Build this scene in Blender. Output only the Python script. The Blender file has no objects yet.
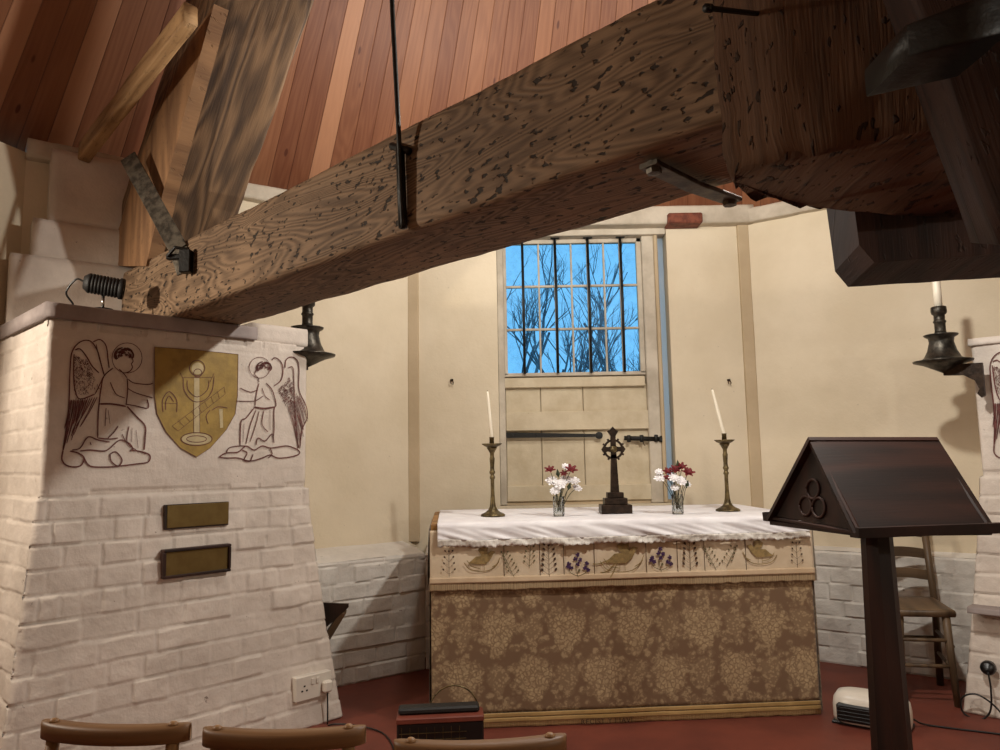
import bpy, math, random
from mathutils import Vector, noise, Matrix
random.seed(7)
PI = math.pi
col = bpy.context.scene.collection

# ------------------------------------------------------------------ camera, sky, lamps, exposure
F_PX = 750.0
EYE = Vector((0, 0, 1.30))
PITCH, ROLL = math.radians(6.5), math.radians(1.0)
fwd = Vector((0, math.cos(PITCH), math.sin(PITCH)))
up0 = Vector((0, -math.sin(PITCH), math.cos(PITCH)))
rt0 = Vector((1, 0, 0))
rt = rt0 * math.cos(ROLL) - up0 * math.sin(ROLL)
up = up0 * math.cos(ROLL) + rt0 * math.sin(ROLL)
cd = bpy.data.cameras.new('camera'); cam = bpy.data.objects.new('camera', cd); col.objects.link(cam)
cd.sensor_width = 36; cd.lens = 36 * F_PX / 1000; cd.clip_start = .02
M = Matrix((rt, up, -fwd)).transposed().to_4x4(); M.translation = EYE
cam.matrix_world = M
sc = bpy.context.scene
sc.camera = cam
sc.view_settings.view_transform = 'Standard'
sc.view_settings.look = 'None'
sc.view_settings.gamma = 1
sc.view_settings.use_curve_mapping = False
sc.view_settings.exposure = 0.18

w = bpy.data.worlds.new('sky'); sc.world = w; w.use_nodes = True
bg = w.node_tree.nodes['Background']
bg.inputs['Color'].default_value = (.30, .63, .96, 1)
bg.inputs['Strength'].default_value = 1.05


def lamp(name, loc, power, color, radius, target=None, size=None, spot=None, blend=.5):
    kind = 'SPOT' if spot else ('AREA' if size else 'POINT')
    d = bpy.data.lights.new(name, kind)
    d.energy = power; d.color = color
    if size: d.size = size
    else: d.shadow_soft_size = radius
    if spot: d.spot_size = math.radians(spot); d.spot_blend = blend
    o = bpy.data.objects.new(name, d); col.objects.link(o); o.location = loc
    if target is not None:
        o.rotation_euler = (Vector(target) - Vector(loc)).to_track_quat('-Z', 'Y').to_euler()
    return o


WARM = (1.0, .88, .73)
WARM2 = (1.0, .955, .87)
lamp('chancel_light', (1.10, 2.60, 2.82), 125, WARM2, .05)
lamp('altar_fill', (.05, 3.75, 2.95), 42, WARM2, .10)  # added fill lamp, softens the altar's shadow on the low wall
lamp('left_wall_light', (-2.90, 2.25, 2.30), 125, WARM, .04, (.6, 2.7, .7), None, 132, .45)
lamp('right_wall_light', (2.75, .10, 2.00), 45, WARM2, .04)
lamp('room_fill', (-1.8, -.7, 2.9), 5, (1.0, .86, .80), .30)  # added weak fill behind the camera for pier, chairs and beams

# ------------------------------------------------------------------ frames of reference
D1 = Vector((.718, -.696, 0))      # along the long crosstree
N1 = Vector((.696, .718, 0))       # across it


def ray(x, y): return fwd + rt * ((x - 500) / F_PX) + up * ((375 - y) / F_PX)
def atY(x, y, Y): d = ray(x, y); return EYE + d * (Y / d.y)
def atZ(x, y, z): d = ray(x, y); return EYE + d * ((z - EYE.z) / d.z)
def atP(x, y, n, c): d = ray(x, y); return EYE + d * ((c - n.dot(EYE)) / n.dot(d))
def snz(s, n, z): p = D1 * s + N1 * n; return Vector((p.x, p.y, z))
def lin(h):
    v = [int(h[i:i + 2], 16) / 255 for i in (0, 2, 4)]
    return tuple((c / 12.92 if c <= .04045 else ((c + .055) / 1.055) ** 2.4) for c in v) + (1,)
def nz(p, s=1.0): return noise.noise(Vector(p) * s)
def fbm(p, s=1.0): return noise.fractal(Vector(p) * s, 1.0, 2.0, 4)


# ------------------------------------------------------------------ materials
def newmat(name):
    m = bpy.data.materials.new(name); m.use_nodes = True
    nt = m.node_tree; b = nt.nodes['Principled BSDF']
    return m, nt, b


class G:
    """tiny node graph helper"""
    def __init__(s, nt): s.nt = nt
    def n(s, t, **k):
        x = s.nt.nodes.new(t)
        for a, v in k.items(): setattr(x, a, v)
        return x
    def l(s, a, b): s.nt.links.new(a, b)
    def put(s, sock, v):
        if isinstance(v, bpy.types.NodeSocket): s.l(v, sock)
        elif v is not None: sock.default_value = v
    def m(s, op, a, b=None, c=None, clamp=False):
        x = s.n('ShaderNodeMath', operation=op, use_clamp=clamp)
        s.put(x.inputs[0], a); s.put(x.inputs[1], b)
        if c is not None: s.put(x.inputs[2], c)
        return x.outputs[0]
    def mix(s, f, a, b, mode='MIX'):
        x = s.n('ShaderNodeMix', data_type='RGBA', blend_type=mode)
        s.put(x.inputs['Factor'], f); s.put(x.inputs[6], a); s.put(x.inputs[7], b)
        return x.outputs[2]
    def coords(s, kind='Object', scale=(1, 1, 1), rot=(0, 0, 0)):
        t = s.n('ShaderNodeTexCoord'); mp = s.n('ShaderNodeMapping')
        mp.inputs['Scale'].default_value = scale; mp.inputs['Rotation'].default_value = rot
        s.l(t.outputs[kind], mp.inputs['Vector'])
        return mp.outputs[0]
    def noise(s, v, scale, detail=4, rough=.5, dist=0, col=False):
        x = s.n('ShaderNodeTexNoise'); s.l(v, x.inputs['Vector'])
        x.inputs['Scale'].default_value = scale; x.inputs['Detail'].default_value = detail
        x.inputs['Roughness'].default_value = rough; x.inputs['Distortion'].default_value = dist
        return x.outputs['Color' if col else 'Fac']
    def vor(s, v, scale, feat='F1', out='Distance', rnd=1):
        x = s.n('ShaderNodeTexVoronoi', feature=feat); s.l(v, x.inputs['Vector'])
        x.inputs['Scale'].default_value = scale; x.inputs['Randomness'].default_value = rnd
        return x.outputs[out]
    def ramp(s, f, lo, hi, a=0., b=1.):
        x = s.n('ShaderNodeMapRange', interpolation_type='SMOOTHSTEP'); s.put(x.inputs[0], f)
        for i, v in enumerate((lo, hi, a, b)): x.inputs[1 + i].default_value = v
        return x.outputs[0]
    def sep(s, v):
        x = s.n('ShaderNodeSeparateXYZ'); s.l(v, x.inputs[0]); return x.outputs
    def bump(s, b, h, strength=.5, dist=.01):
        x = s.n('ShaderNodeBump'); x.inputs['Strength'].default_value = strength
        x.inputs['Distance'].default_value = dist; s.l(h, x.inputs['Height'])
        s.l(x.outputs[0], b.inputs['Normal'])


def plain(name, hexc, rough=.6, metal=0., var=.12, scale=12., bump=.1, hex2=None, spec=.5):
    m, nt, b = newmat(name); g = G(nt)
    c = g.coords('Object'); f = g.noise(c, scale, 5, .6)
    base = lin(hexc); dark = lin(hex2) if hex2 else tuple(x * (1 - var * 2) for x in base[:3]) + (1,)
    g.l(g.mix(g.ramp(f, .35, .65), dark, base), b.inputs['Base Color'])
    b.inputs['Roughness'].default_value = rough; b.inputs['Metallic'].default_value = metal
    b.inputs['Specular IOR Level'].default_value = spec
    if bump: g.bump(b, g.noise(c, scale * 3, 4, .6), bump, .004)
    return m


def wood(name, light, dark, rings=9., gouge=.0, rough=.75, fibre=.35, bump=.5, patch=0., patchcol='3a2a20', gdens=.63):
    """timber: u runs round the section, v along the length (metres)"""
    m, nt, b = newmat(name); g = G(nt)
    uv = g.coords('UV')
    st = g.n('ShaderNodeMapping'); st.inputs['Scale'].default_value = (5, .75, 1); g.l(uv, st.inputs[0])
    fld = g.noise(st.outputs[0], 1.0, 2, .45, .35)
    wv = g.m('SINE', g.m('MULTIPLY', fld, rings * 2 * PI))
    wv = g.m('MULTIPLY_ADD', wv, .5, .5)
    s2 = g.n('ShaderNodeMapping'); s2.inputs['Scale'].default_value = (150, 7, 1); g.l(uv, s2.inputs[0])
    fib = g.noise(s2.outputs[0], 1, 3, .6)
    s3 = g.n('ShaderNodeMapping'); s3.inputs['Scale'].default_value = (3, 1.3, 1); g.l(uv, s3.inputs[0])
    big = g.noise(s3.outputs[0], 1, 3, .55)
    t = g.m('ADD', g.m('MULTIPLY', wv, .24), g.m('MULTIPLY', fib, fibre))
    t = g.m('ADD', t, g.m('MULTIPLY', big, .6))
    c = g.mix(g.ramp(t, .25, .85), lin(dark), lin(light))
    hgt = g.m('ADD', g.m('MULTIPLY', wv, .35), g.m('MULTIPLY', fib, .6))
    if patch:
        s5 = g.n('ShaderNodeMapping'); s5.inputs['Scale'].default_value = (1.1, .9, 1); g.l(uv, s5.inputs[0])
        pf = g.ramp(g.noise(s5.outputs[0], 1.3, 4, .6), .42, .66)
        c = g.mix(g.m('MULTIPLY', pf, patch), c, lin(patchcol))
    if gouge:
        s4 = g.n('ShaderNodeMapping'); s4.inputs['Scale'].default_value = (50, 25, 1)
        s4.inputs['Rotation'].default_value = (0, 0, .45); g.l(uv, s4.inputs[0])
        gn = g.noise(s4.outputs[0], 1, 2, .5)
        gk = g.noise(s3.outputs[0], 2.2, 2, .5)
        gg = g.ramp(g.m('ADD', gn, g.m('MULTIPLY', gk, .22)), gdens + .08, gdens + .14)
        c = g.mix(g.m('MULTIPLY', gg, gouge), c, lin('17100b'))
        hgt = g.m('SUBTRACT', hgt, g.m('MULTIPLY', gg, 1.6))
    g.l(c, b.inputs['Base Color'])
    b.inputs['Roughness'].default_value = rough
    b.inputs['Specular IOR Level'].default_value = .3
    g.bump(b, hgt, bump, .006)
    return m


def m_plaster(name, hexc, hex2, scale=1.6):
    m, nt, b = newmat(name); g = G(nt)
    c = g.coords('Object')
    f = g.noise(c, scale, 6, .6)
    base = g.mix(g.ramp(f, .3, .7), lin(hex2), lin(hexc))
    sp = g.ramp(g.noise(c, 38, 3, .5), .73, .78)
    base = g.mix(g.m('MULTIPLY', sp, .35), base, lin('8d7f6c'))
    g.l(base, b.inputs['Base Color']); b.inputs['Roughness'].default_value = .7
    b.inputs['Specular IOR Level'].default_value = .25
    h = g.m('ADD', g.noise(c, 5, 5, .6), g.m('MULTIPLY', g.noise(c, 60, 3, .6), .12))
    g.bump(b, h, .35, .02)
    return m


def m_brickpaint(name, hexc, hex2):
    m, nt, b = newmat(name); g = G(nt)
    c = g.coords('Object')
    f = g.noise(c, 3.5, 6, .65)
    base = g.mix(g.ramp(f, .3, .7), lin(hex2), lin(hexc))
    chip = g.ramp(g.noise(c, 22, 4, .6), .71, .735)
    base = g.mix(g.m('MULTIPLY', chip, .7), base, lin('5f4c40'))
    g.l(base, b.inputs['Base Color']); b.inputs['Roughness'].default_value = .6
    b.inputs['Specular IOR Level'].default_value = .3
    h = g.m('ADD', g.noise(c, 24, 5, .6), g.m('MULTIPLY', g.noise(c, 95, 3, .6), .3))
    g.bump(b, h, .5, .008)
    return m


def m_boards(name):
    """ceiling boards: u across the boards, v up the slope"""
    m, nt, b = newmat(name); g = G(nt)
    uv = g.coords('UV'); s = g.sep(uv)
    W = .112
    ub = g.m('DIVIDE', s[0], W)
    idx = g.m('FLOOR', ub); fr = g.m('FRACT', ub)
    wn = g.n('ShaderNodeTexWhiteNoise', noise_dimensions='1D'); g.l(idx, wn.inputs['W'])
    rnd = wn.outputs['Value']
    cmb = g.n('ShaderNodeCombineXYZ'); g.l(g.m('MULTIPLY', s[0], 70), cmb.inputs[0]); g.l(g.m('MULTIPLY', s[1], 2.2), cmb.inputs[1]); g.l(g.m('MULTIPLY', rnd, 50), cmb.inputs[2])
    fib = g.noise(cmb.outputs[0], 1, 3, .6)
    c2 = g.n('ShaderNodeCombineXYZ'); g.l(g.m('MULTIPLY', s[0], 9), c2.inputs[0]); g.l(g.m('MULTIPLY', s[1], .7), c2.inputs[1]); g.l(g.m('MULTIPLY', rnd, 90), c2.inputs[2])
    fld = g.noise(c2.outputs[0], 1, 2, .5, .3)
    wv = g.m('MULTIPLY_ADD', g.m('SINE', g.m('MULTIPLY', fld, 60)), .5, .5)
    t = g.m('ADD', g.m('MULTIPLY_ADD', rnd, .42, .16), g.m('ADD', g.m('MULTIPLY', fib, .35), g.m('MULTIPLY', wv, .12)))
    c = g.mix(g.ramp(t, .15, 1.1), lin('6b3c26'), lin('9c6a4a'))
    c = g.mix(g.ramp(rnd, .88, .96, 0, .5), c, lin('c99673'))
    kv = g.n('ShaderNodeMapping'); kv.inputs['Scale'].default_value = (5, 1.6, 1); g.l(uv, kv.inputs[0])
    kn = g.ramp(g.vor(kv.outputs[0], 1.7), .05, .10, 1, 0)
    c = g.mix(g.m('MULTIPLY', kn, .8), c, lin('4a1f10'))
    ed = g.m('MINIMUM', fr, g.m('SUBTRACT', 1, fr))
    gap = g.ramp(ed, .01, .035, 1, 0)
    c = g.mix(g.m('MULTIPLY', gap, g.m('MULTIPLY_ADD', g.m('FRACT', g.m('MULTIPLY', rnd, 7.3)), .6, .1)), c, lin('3a1c10'))
    g.l(c, b.inputs['Base Color']); b.inputs['Roughness'].default_value = .5
    b.inputs['Specular IOR Level'].default_value = .35
    g.bump(b, g.m('SUBTRACT', g.m('MULTIPLY', fib, .15), gap), .6, .006)
    return m


def m_brocade():
    m, nt, b = newmat('brocade'); g = G(nt)
    uv = g.coords('UV')
    wob = g.n('ShaderNodeVectorMath', operation='MULTIPLY_ADD')
    nn = g.noise(uv, 9, 3, .5, 0, True)
    g.l(nn, wob.inputs[0]); wob.inputs[1].default_value = (.035, .035, 0); g.l(uv, wob.inputs[2])
    s = g.sep(wob.outputs[0])
    PX, PY = .345, .46

    def cluster(ox, oy, rx, ry):
        fx = g.m('SUBTRACT', g.m('FRACT', g.m('DIVIDE', g.m('ADD', s[0], ox), PX)), .5)
        fy = g.m('SUBTRACT', g.m('FRACT', g.m('DIVIDE', g.m('ADD', s[1], oy), PY)), .5)
        # pear shape: narrower towards the bottom
        wx = g.m('DIVIDE', fx, g.m('MULTIPLY_ADD', fy, .55, rx / PX))
        wy = g.m('DIVIDE', fy, ry / PY)
        return g.m('SQRT', g.m('ADD', g.m('MULTIPLY', wx, wx), g.m('MULTIPLY', wy, wy)))
    a = g.m('MINIMUM', cluster(0, 0, .088, .115), cluster(PX / 2, PY / 2, .088, .115))
    edge = g.m('MULTIPLY', g.m('SUBTRACT', g.noise(uv, 26, 3, .6), .5), 1.1)
    mask = g.ramp(g.m('ADD', a, edge), .75, 1.10, 1, 0)
    a2 = g.m('MINIMUM', cluster(PX / 2, .0, .048, .085), cluster(0, PY / 2, .048, .085))
    mask2 = g.ramp(g.m('ADD', a2, edge), .7, 1.2, 1, 0)
    pete = g.ramp(g.vor(wob.outputs[0], 46, 'DISTANCE_TO_EDGE'), .03, .22)
    pet = g.ramp(g.vor(wob.outputs[0], 70), .15, .6, 1, 0)
    lv = g.ramp(g.vor(wob.outputs[0], 26), .32, .62, 1, 0)
    lv2 = g.ramp(g.noise(wob.outputs[0], 38, 4, .6), .44, .58)
    wv = g.n('ShaderNodeTexWave'); g.l(uv, wv.inputs[0]); wv.inputs['Scale'].default_value = 120; wv.bands_direction = 'DIAGONAL'
    t = g.m('MULTIPLY', mask, g.m('ADD', g.m('MULTIPLY_ADD', pete, .42, .18), g.m('MULTIPLY', pet, .3)))
    t = g.m('MAXIMUM', t, g.m('MULTIPLY', mask2, g.m('MULTIPLY_ADD', pet, .40, .18)))
    t = g.m('MAXIMUM', t, g.m('MULTIPLY', lv, g.m('MULTIPLY_ADD', lv2, .44, .10)))
    t = g.m('ADD', t, g.m('MULTIPLY', g.m('SUBTRACT', wv.outputs['Fac'], .5), .05))
    c = g.mix(t, lin('745b45'), lin('bfa883'))
    g.l(c, b.inputs['Base Color']); b.inputs['Roughness'].default_value = .7
    b.inputs['Sheen Weight'].default_value = .2
    b.inputs['Specular IOR Level'].default_value = .25
    g.bump(b, t, .25, .002)
    return m


def m_fabric(name, hexc, hex2, fr=700, rough=.85, sheen=.2):
    m, nt, b = newmat(name); g = G(nt)
    c = g.coords('Object')
    f = g.noise(c, 7, 4, .6)
    g.l(g.mix(g.ramp(f, .3, .7), lin(hex2), lin(hexc)), b.inputs['Base Color'])
    b.inputs['Roughness'].default_value = rough; b.inputs['Sheen Weight'].default_value = sheen
    b.inputs['Specular IOR Level'].default_value = .2
    g.bump(b, g.noise(c, fr * .4, 2, .5), .25, .001)
    return m


def m_fringe(name, a, bb):
    m, nt, b = newmat(name); g = G(nt)
    uv = g.coords('UV', (260, 3, 1))
    f = g.noise(uv, 1, 3, .6)
    g.l(g.mix(g.ramp(f, .3, .65), lin(bb), lin(a)), b.inputs['Base Color'])
    b.inputs['Roughness'].default_value = .8
    g.bump(b, f, .9, .004)
    return m


def m_glass(name, tint, gloss=.07, rough=.03, ior=1.45):
    m, nt, b = newmat(name); g = G(nt); nt.nodes.remove(b)
    out = nt.nodes['Material Output']
    tr = g.n('ShaderNodeBsdfTransparent'); tr.inputs[0].default_value = tint
    gl = g.n('ShaderNodeBsdfGlossy'); gl.inputs['Roughness'].default_value = rough
    fr = g.n('ShaderNodeFresnel'); fr.inputs[0].default_value = ior
    mx = g.n('ShaderNodeMixShader'); g.l(g.m('ADD', fr.outputs[0], gloss), mx.inputs[0]); g.l(tr.outputs[0], mx.inputs[1]); g.l(gl.outputs[0], mx.inputs[2])
    g.l(mx.outputs[0], out.inputs[0])
    return m


def m_dustyglass():
    m = m_glass('window_glass', (.72, .90, .98, 1), .0, .3, 1.08)
    nt = m.node_tree; g = G(nt)
    out = nt.nodes['Material Output']
    src = out.inputs[0].links[0].from_socket
    df = g.n('ShaderNodeBsdfTranslucent'); df.inputs[0].default_value = lin('bfdcec')
    c = g.coords('Object')
    f = g.ramp(g.noise(c, 14, 4, .6), .35, .75, .03, .16)
    mx = g.n('ShaderNodeMixShader'); g.l(f, mx.inputs[0]); g.l(src, mx.inputs[1]); g.l(df.outputs[0], mx.inputs[2])
    g.l(mx.outputs[0], out.inputs[0])
    return m


MT = {}
MT['wall'] = m_plaster('cream_wall_paint', 'dbceb6', 'cfc1a7')
MT['wallb'] = m_plaster('cream_batten_paint', 'c0ad90', 'b09d80')
MT['brick'] = m_brickpaint('white_painted_brick', 'd8cdc2', 'c3b8ad')
MT['lowbrick'] = m_brickpaint('low_wall_paint', 'dedad3', 'c9c4bc')
MT['grey_paint'] = m_plaster('grey_capping_paint', '9f9490', '867b78', 4)
MT['white_paint'] = m_plaster('white_woodwork', 'c9bfae', 'aca190', 5)
MT['door_paint'] = m_plaster('door_paint', 'cfc2a8', 'bdae92', 6)
MT['boards'] = m_boards('ceiling_boards')
MT['floor'] = plain('red_floor', '723627', .6, 0, .1, 3, .15, '612c20')
MT['oak'] = wood('old_oak_beam', '967b60', '53402f', 30, .9, .72, .35, .5, .35, '46352a', .632)
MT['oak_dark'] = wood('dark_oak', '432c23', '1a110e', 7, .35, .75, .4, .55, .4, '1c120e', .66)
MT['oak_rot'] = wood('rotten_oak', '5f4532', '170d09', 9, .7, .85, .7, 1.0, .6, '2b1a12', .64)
MT['oak_grey'] = wood('grey_oak', '8d7054', '3c3029', 12, .0, .65, .3, .45, .3, '4a3a2f')
MT['oak_cheek'] = wood('cheek_oak', '96714f', '634630', 6, .2, .75, .35, .4, .3, '54402f', .68)
MT['oak_pale'] = wood('pale_oak', 'b59268', '7b5b3b', 6, .15, .7, .3, .4, .2, '7a5838')
MT['chairwood'] = wood('chair_beech', '9f7a54', '6a4a2e', 5, 0, .45, .3, .12, .25, '4b2a14')
MT['ladderwood'] = wood('ladderback_wood', '6b5640', '3e3022', 5, 0, .45, .3, .2)
MT['lectern'] = wood('dark_lectern_wood', '3a2119', '1b100c', 4, 0, .55, .2, .12)
MT['altarwood'] = wood('altar_wood', 'a87c46', '6a4722', 6, 0, .5, .3, .2)
MT['darkboard'] = wood('dark_board', '33241c', '1a120e', 5, 0, .5, .3, .2)
MT['brocade'] = m_brocade()
MT['cream_silk'] = m_fabric('cream_silk', 'dac9b0', 'c8b498')
MT['linen'] = m_fabric('white_linen', 'eeedf0', 'dfdce0')
MT['lace'] = m_fabric('lace', 'e6e2dc', 'bcb4aa', 200)
MT['fringe'] = m_fringe('tan_fringe', 'b79f7c', '6f5a42')
MT['fringe_light'] = m_fringe('gold_fringe', 'cdb284', '9d8256')
MT['goldband'] = m_fabric('gold_band', 'b49563', '9a7c4b')
MT['hem'] = m_fabric('cream_hem', 'd3bda0', 'c2a98a')
MT['iron'] = plain('black_iron', '16140f', .5, .3, .2, 30, .4)
MT['irongrey'] = plain('grey_iron', '6b6458', .5, .6, .25, 25, .4, '3d3831')
MT['bronze'] = plain('dark_bronze', '3a2c22', .38, .6, .25, 30, .3, '231912')
MT['brass'] = plain('tarnished_brass', '7b6b48', .42, .7, .3, 25, .2, '453a26')
MT['plaque'] = plain('brass_plate', '75623a', .42, .75, .15, 10, .1, '6a5630')
MT['pewter'] = plain('dark_pewter', '4b463e', .4, .7, .25, 30, .3, '2b2823')
MT['wax'] = plain('candle_wax', 'efe6d2', .45, 0, .03, 8, 0)
MT['wick'] = plain('burnt_wick', '201a16', .9)
MT['black'] = plain('black_plastic', '121212', .35, 0, .1, 30, .05)
MT['rubber'] = plain('black_rubber', '1b1a19', .6, 0, .2, 60, .4)
MT['white_plastic'] = plain('white_plastic', 'd9d2c6', .3, 0, .03, 8, 0)
MT['red_plastic'] = plain('red_case', '74382a', .5, 0, .1, 12, .05)
MT['chrome'] = plain('chrome', 'bdbab4', .2, 1, .05, 10, 0)
MT['gold_paint'] = plain('ochre_gold_paint', 'a08339', .6, 0, .12, 14, .3, '8a6f2e')
MT['line'] = plain('sepia_line_paint', '6a3530', .7, 0, .2, 30, 0)
MT['linesoft'] = plain('soft_line_paint', '8d6f62', .7, 0, .1, 30, 0)
MT['palepaint'] = plain('pale_paint', 'bfae86', .7, 0, .1, 20, 0)
MT['goldthread'] = plain('gold_thread', '9c8354', .6, 0, .2, 60, .2)
MT['greenthread'] = plain('olive_thread', '6d6344', .7, 0, .2, 60, .2)
MT['brownthread'] = plain('brown_thread', '4e3626', .7, 0, .2, 60, .2)
MT['purplethread'] = plain('purple_thread', '4d2f5c', .7, 0, .2, 60, .2)
MT['petal_white'] = plain('white_petal', 'f2eff0', .6, 0, .04, 60, .1)
MT['petal_red'] = plain('dark_red_petal', '7a1a22', .6, 0, .2, 60, .1)
MT['leaf'] = plain('dark_leaf', '2f3b22', .6, 0, .2, 40, .1)
MT['glass'] = m_glass('clear_glass', (.93, .96, .96, 1), .10)
MT['window_glass'] = m_dustyglass()
def m_reveal_daylight():  # translucent material imitating blue daylight on the reveal
    m, nt, b = newmat('reveal_daylight'); g = G(nt); nt.nodes.remove(b)
    a = g.n('ShaderNodeBsdfTranslucent'); a.inputs[0].default_value = (.95, .95, .95, 1)
    d = g.n('ShaderNodeBsdfDiffuse'); d.inputs[0].default_value = lin('d8dde6')
    x = g.n('ShaderNodeMixShader'); g.put(x.inputs[0], g.ramp(g.noise(g.coords('Object'), 6, 3), .3, .7, .25, .4)); g.l(a.outputs[0], x.inputs[1]); g.l(d.outputs[0], x.inputs[2])
    g.l(x.outputs[0], nt.nodes['Material Output'].inputs[0]); return m
MT['daylit_strip'] = m_reveal_daylight()
MT['bark'] = plain('hazed_bark', '4a5c68', .8, 0, .2, 3, .2)  # blue haze of the daylight put into the bark colour
MT['turf'] = plain('outside_grass', '4c5a35', .9, 0, .2, 2, .2)
MT['redbrick'] = plain('bare_red_brick', '7d4430', .8, 0, .2, 30, .6, '5a2c1e')
MT['grille'] = plain('heater_grille', '1c1b1c', .45, .2, .15, 40, .1)

# ------------------------------------------------------------------ building helpers
def setp(o, label=None, cat=None, group=None, kind=None):
    if label: o['label'] = label
    if cat: o['category'] = cat
    if group: o['group'] = group
    if kind: o['kind'] = kind
    return o


def root(name, loc, label, cat, group=None):
    o = bpy.data.objects.new(name, None); col.objects.link(o); o.location = loc
    o.empty_display_size = .05
    return setp(o, label, cat, group)


def rootloc(p):
    v = Vector((0, 0, 0))
    while p is not None: v += p.location; p = p.parent
    return v


class MB:
    def __init__(s): s.v = []; s.f = []; s.uv = {}
    def add(s, vs, fs, uvs=None):
        k = len(s.v); s.v += [Vector(v) for v in vs]
        for i, f in enumerate(fs):
            if uvs: s.uv[len(s.f)] = uvs[i]
            s.f.append([j + k for j in f])
        return s
    def build(s, name, m, parent=None, smooth=False, local=False):
        me = bpy.data.meshes.new(name)
        off = Vector((0, 0, 0)) if (local or parent is None) else rootloc(parent)
        me.from_pydata([tuple(v - off) for v in s.v], [], s.f)
        if s.uv:
            ul = me.uv_layers.new(name='UVMap')
            for p in me.polygons:
                u = s.uv.get(p.index)
                if u:
                    for li, q in zip(p.loop_indices, u): ul.data[li].uv = q
        me.materials.append(MT[m] if isinstance(m, str) else m)
        if smooth: me.polygons.foreach_set('use_smooth', [True] * len(me.polygons))
        me.update()
        o = bpy.data.objects.new(name, me); col.objects.link(o)
        if parent: o.parent = parent
        return o


def timber(mb, A, B, per=5, seg=None, r=.02, amp=.004, nsc=6., seed=0., worn=0., rag=0.):
    """loft between two quads A and B (4 points each, same order), rounded corners, worn surface"""
    A = [Vector(a) for a in A]; B = [Vector(b) for b in B]
    cA = sum(A, Vector()) / 4; cB = sum(B, Vector()) / 4
    L = (cB - cA).length
    seg = seg or max(2, int(L / .05))
    sides = [(A[(i + 1) % 4] - A[i]).length for i in range(4)]
    params = []; uacc = 0; us = []
    for i in range(4):
        ln = sides[i]; e = min(.35, r / ln)
        ts = [e * .0 + 0, e * .35, e] + [e + (1 - 2 * e) * k / per for k in range(1, per)] + [1 - e, 1 - e * .35]
        for t in ts: params.append((i, t)); us.append(uacc + t * ln)
        uacc += ln
    n = len(params)
    rings = []
    sd = Vector((seed, seed * 1.7, -seed))
    for k in range(seg + 1):
        f = k / seg
        Q = [A[i].lerp(B[i], f) for i in range(4)]
        c = sum(Q, Vector()) / 4
        ring = []
        for (i, t) in params:
            p = Q[i].lerp(Q[(i + 1) % 4], t)
            ln = sides[i]; d = min(t, 1 - t) * ln
            if d < r:
                # pull the arris in for a rounded corner
                kk = (1 - d / r) ** 2 * r * .42
                p = p + (c - p).normalized() * kk
            q = p + sd
            disp = nz(q, nsc) * amp + nz(q, nsc * 3.1) * amp * .4
            if worn: disp += -abs(nz(q, 2.3)) * worn * max(0, 1 - d / .06)
            if rag: disp += nz(q, 22) * rag * max(0, 1 - d / .05)
            p = p + (p - c).normalized() * disp
            ring.append(p)
        rings.append(ring)
    vs = [p for rg in rings for p in rg]
    fs = []; uvs = []
    for k in range(seg):
        for j in range(n):
            j2 = (j + 1) % n
            fs.append([k * n + j, k * n + j2, (k + 1) * n + j2, (k + 1) * n + j])
            u0 = us[j]; u1 = us[j2] if j2 else uacc
            v0 = L * k / seg; v1 = L * (k + 1) / seg
            uvs.append([(u0 + seed, v0), (u1 + seed, v0), (u1 + seed, v1), (u0 + seed, v1)])
    for base, rev in ((0, True), (seg * n, False)):
        ids = list(range(base, base + n))
        if rev: ids = ids[::-1]
        fs.append(ids)
        q0 = vs[base]; ax = (A[1] - A[0]).normalized(); ay = (A[3] - A[0]).normalized()
        uvs.append([((vs[i] - q0).dot(ax), (vs[i] - q0).dot(ay)) for i in ids])
    mb.add(vs, fs, uvs)
    return mb


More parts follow.
